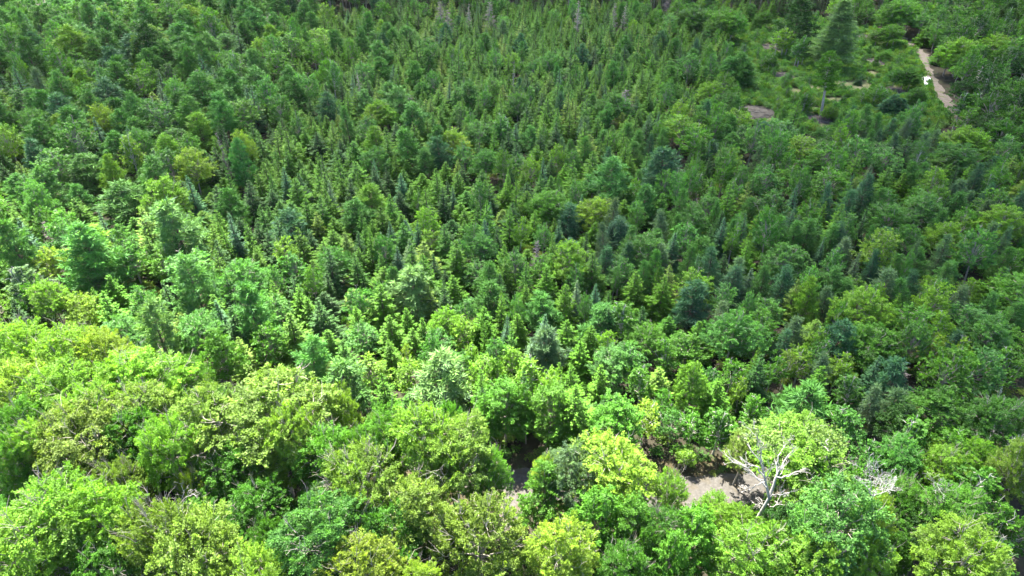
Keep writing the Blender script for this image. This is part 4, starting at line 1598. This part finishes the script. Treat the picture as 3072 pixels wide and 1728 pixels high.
# ------------------------------------------------------------------ the cloud that shades most of the wood, high above the frame
def cloud(alt, dens):
    edge = [(-420, 560), (0, 640), (650, 860), (1200, 985), (1750, 1120), (2200, 1290), (2330, 1500), (2380, 1900)]   # light limit in the photo
    off = SUN_DIR * (alt / SUN_DIR.z)
    E = np.array([np.array(gp(*p, 6)[:2]) for p in edge])
    nx, ny = 90, 80
    xs, ys = np.linspace(-420, 620, nx), np.linspace(-40, 620, ny)
    X, Y = np.meshgrid(xs, ys)
    poly = [tuple(q) for q in E] + [(E[-1][0] + 5, -200), (700, -200), (700, 900), (-800, 900), (-800, E[0][1])]
    TH = np.zeros_like(X)
    fx, fy, _ = gp(-80, -60, 6)
    for i in range(ny):
        for j in range(nx):
            x, y = X[i, j], Y[i, j]
            ins = in_poly(x, y, poly)
            d = 1e9
            for k in range(len(E) - 1):
                a, b = E[k], E[k + 1]
                ab = b - a
                u = min(1, max(0, np.dot((x - a[0], y - a[1]), ab) / np.dot(ab, ab)))
                q = a + ab * u
                d = min(d, math.hypot(x - q[0], y - q[1]))
            s = d if ins else -d
            # far left corner stays in the sun
            far = math.hypot(x - fx, y - fy) - 62
            s = min(s, far * 0.8)
            u = min(1, max(0, (s + 6) / 48))
            gx, gy, _ = gp(2990, 330, 8)
            TH[i, j] = u * u * (3 - 2 * u) * (1 + 0.8 * math.exp(-((x - gx) ** 2 + (y - gy) ** 2) / 55 ** 2))
    R = np.random.RandomState(3)
    lump = np.zeros_like(X)
    for _ in range(60):
        a, b, q = R.uniform(-420, 620), R.uniform(-40, 620), R.uniform(30, 90)
        lump = np.maximum(lump, np.exp(-((X - a) ** 2 + (Y - b) ** 2) / (q * q)) * R.uniform(0.6, 1))
    rim = np.minimum(1, np.minimum(np.minimum(X + 420, 620 - X), np.minimum(Y + 40, 620 - Y)) / 30)
    TH = TH * np.clip(rim, 0, 1)
    top = TH * (34 + 14 * lump)
    bot = -TH * (14 + 6 * lump)
    P = np.stack([X + off.x, Y + off.y, top + alt + 0.4], -1).reshape(-1, 3)
    Q = np.stack([X + off.x, Y + off.y, bot + alt - 0.4], -1).reshape(-1, 3)
    i, j = np.meshgrid(np.arange(ny - 1), np.arange(nx - 1), indexing='ij')
    a = (i * nx + j).ravel()
    keep = np.maximum.reduce([TH.ravel()[a], TH.ravel()[a + 1], TH.ravel()[a + nx], TH.ravel()[a + nx + 1]]) > 0.0
    a = a[keep]
    F1 = np.stack([a, a + 1, a + nx + 1, a + nx], -1)
    n = nx * ny
    F2 = np.stack([a + n, a + nx + n, a + nx + 1 + n, a + 1 + n], -1)
    edges = {}
    for f in F1:
        for k in range(4):
            e0, e1 = int(f[k]), int(f[(k + 1) % 4])
            if (e1, e0) in edges:
                del edges[(e1, e0)]
            else:
                edges[(e0, e1)] = 1
    FS = np.array([(e1, e0, e0 + n, e1 + n) for (e0, e1) in edges])
    m, nn_, out = new_mat('cloud_vapour')
    v = nn_.nodes.new('ShaderNodeVolumePrincipled')
    v.inputs['Color'].default_value = (1, 1, 1, 1)
    v.inputs['Density'].default_value = dens
    v.inputs['Anisotropy'].default_value = 0.3
    nn_.links.new(v.outputs[0], out.inputs['Volume'])
    o = bpy.data.objects.new('cloud', mesh_from('cloud', np.concatenate([P, Q]), np.concatenate([F1, F2, FS]), m))
    COL.objects.link(o)
    o['kind'] = 'structure'


cloud(420, 0.0205)

# ------------------------------------------------------------------ the air
def haze(d):
    m, n, out = new_mat('haze_air')
    v = n.nodes.new('ShaderNodeVolumePrincipled')
    v.inputs['Color'].default_value = (0.82, 0.9, 1.0, 1)
    v.inputs['Density'].default_value = d
    n.links.new(v.outputs[0], out.inputs['Volume'])
    x0, x1, y0, y1, z0, z1 = -3100, 3100, -700, 5100, -1.5, 55
    V = [(x, y, z) for z in (z0, z1) for y in (y0, y1) for x in (x0, x1)]
    F = [(0, 2, 3, 1), (4, 5, 7, 6), (0, 1, 5, 4), (2, 6, 7, 3), (0, 4, 6, 2), (1, 3, 7, 5)]
    o = bpy.data.objects.new('haze', mesh_from('haze', np.array(V, float), np.array(F), m))
    COL.objects.link(o)
    o['kind'] = 'stuff'


HAZE = 0.00002
if HAZE:
    haze(HAZE)
print('TREES', len(TREES), 'single', len(SINGLE), {k: len(v) for k, v in by_name.items()})
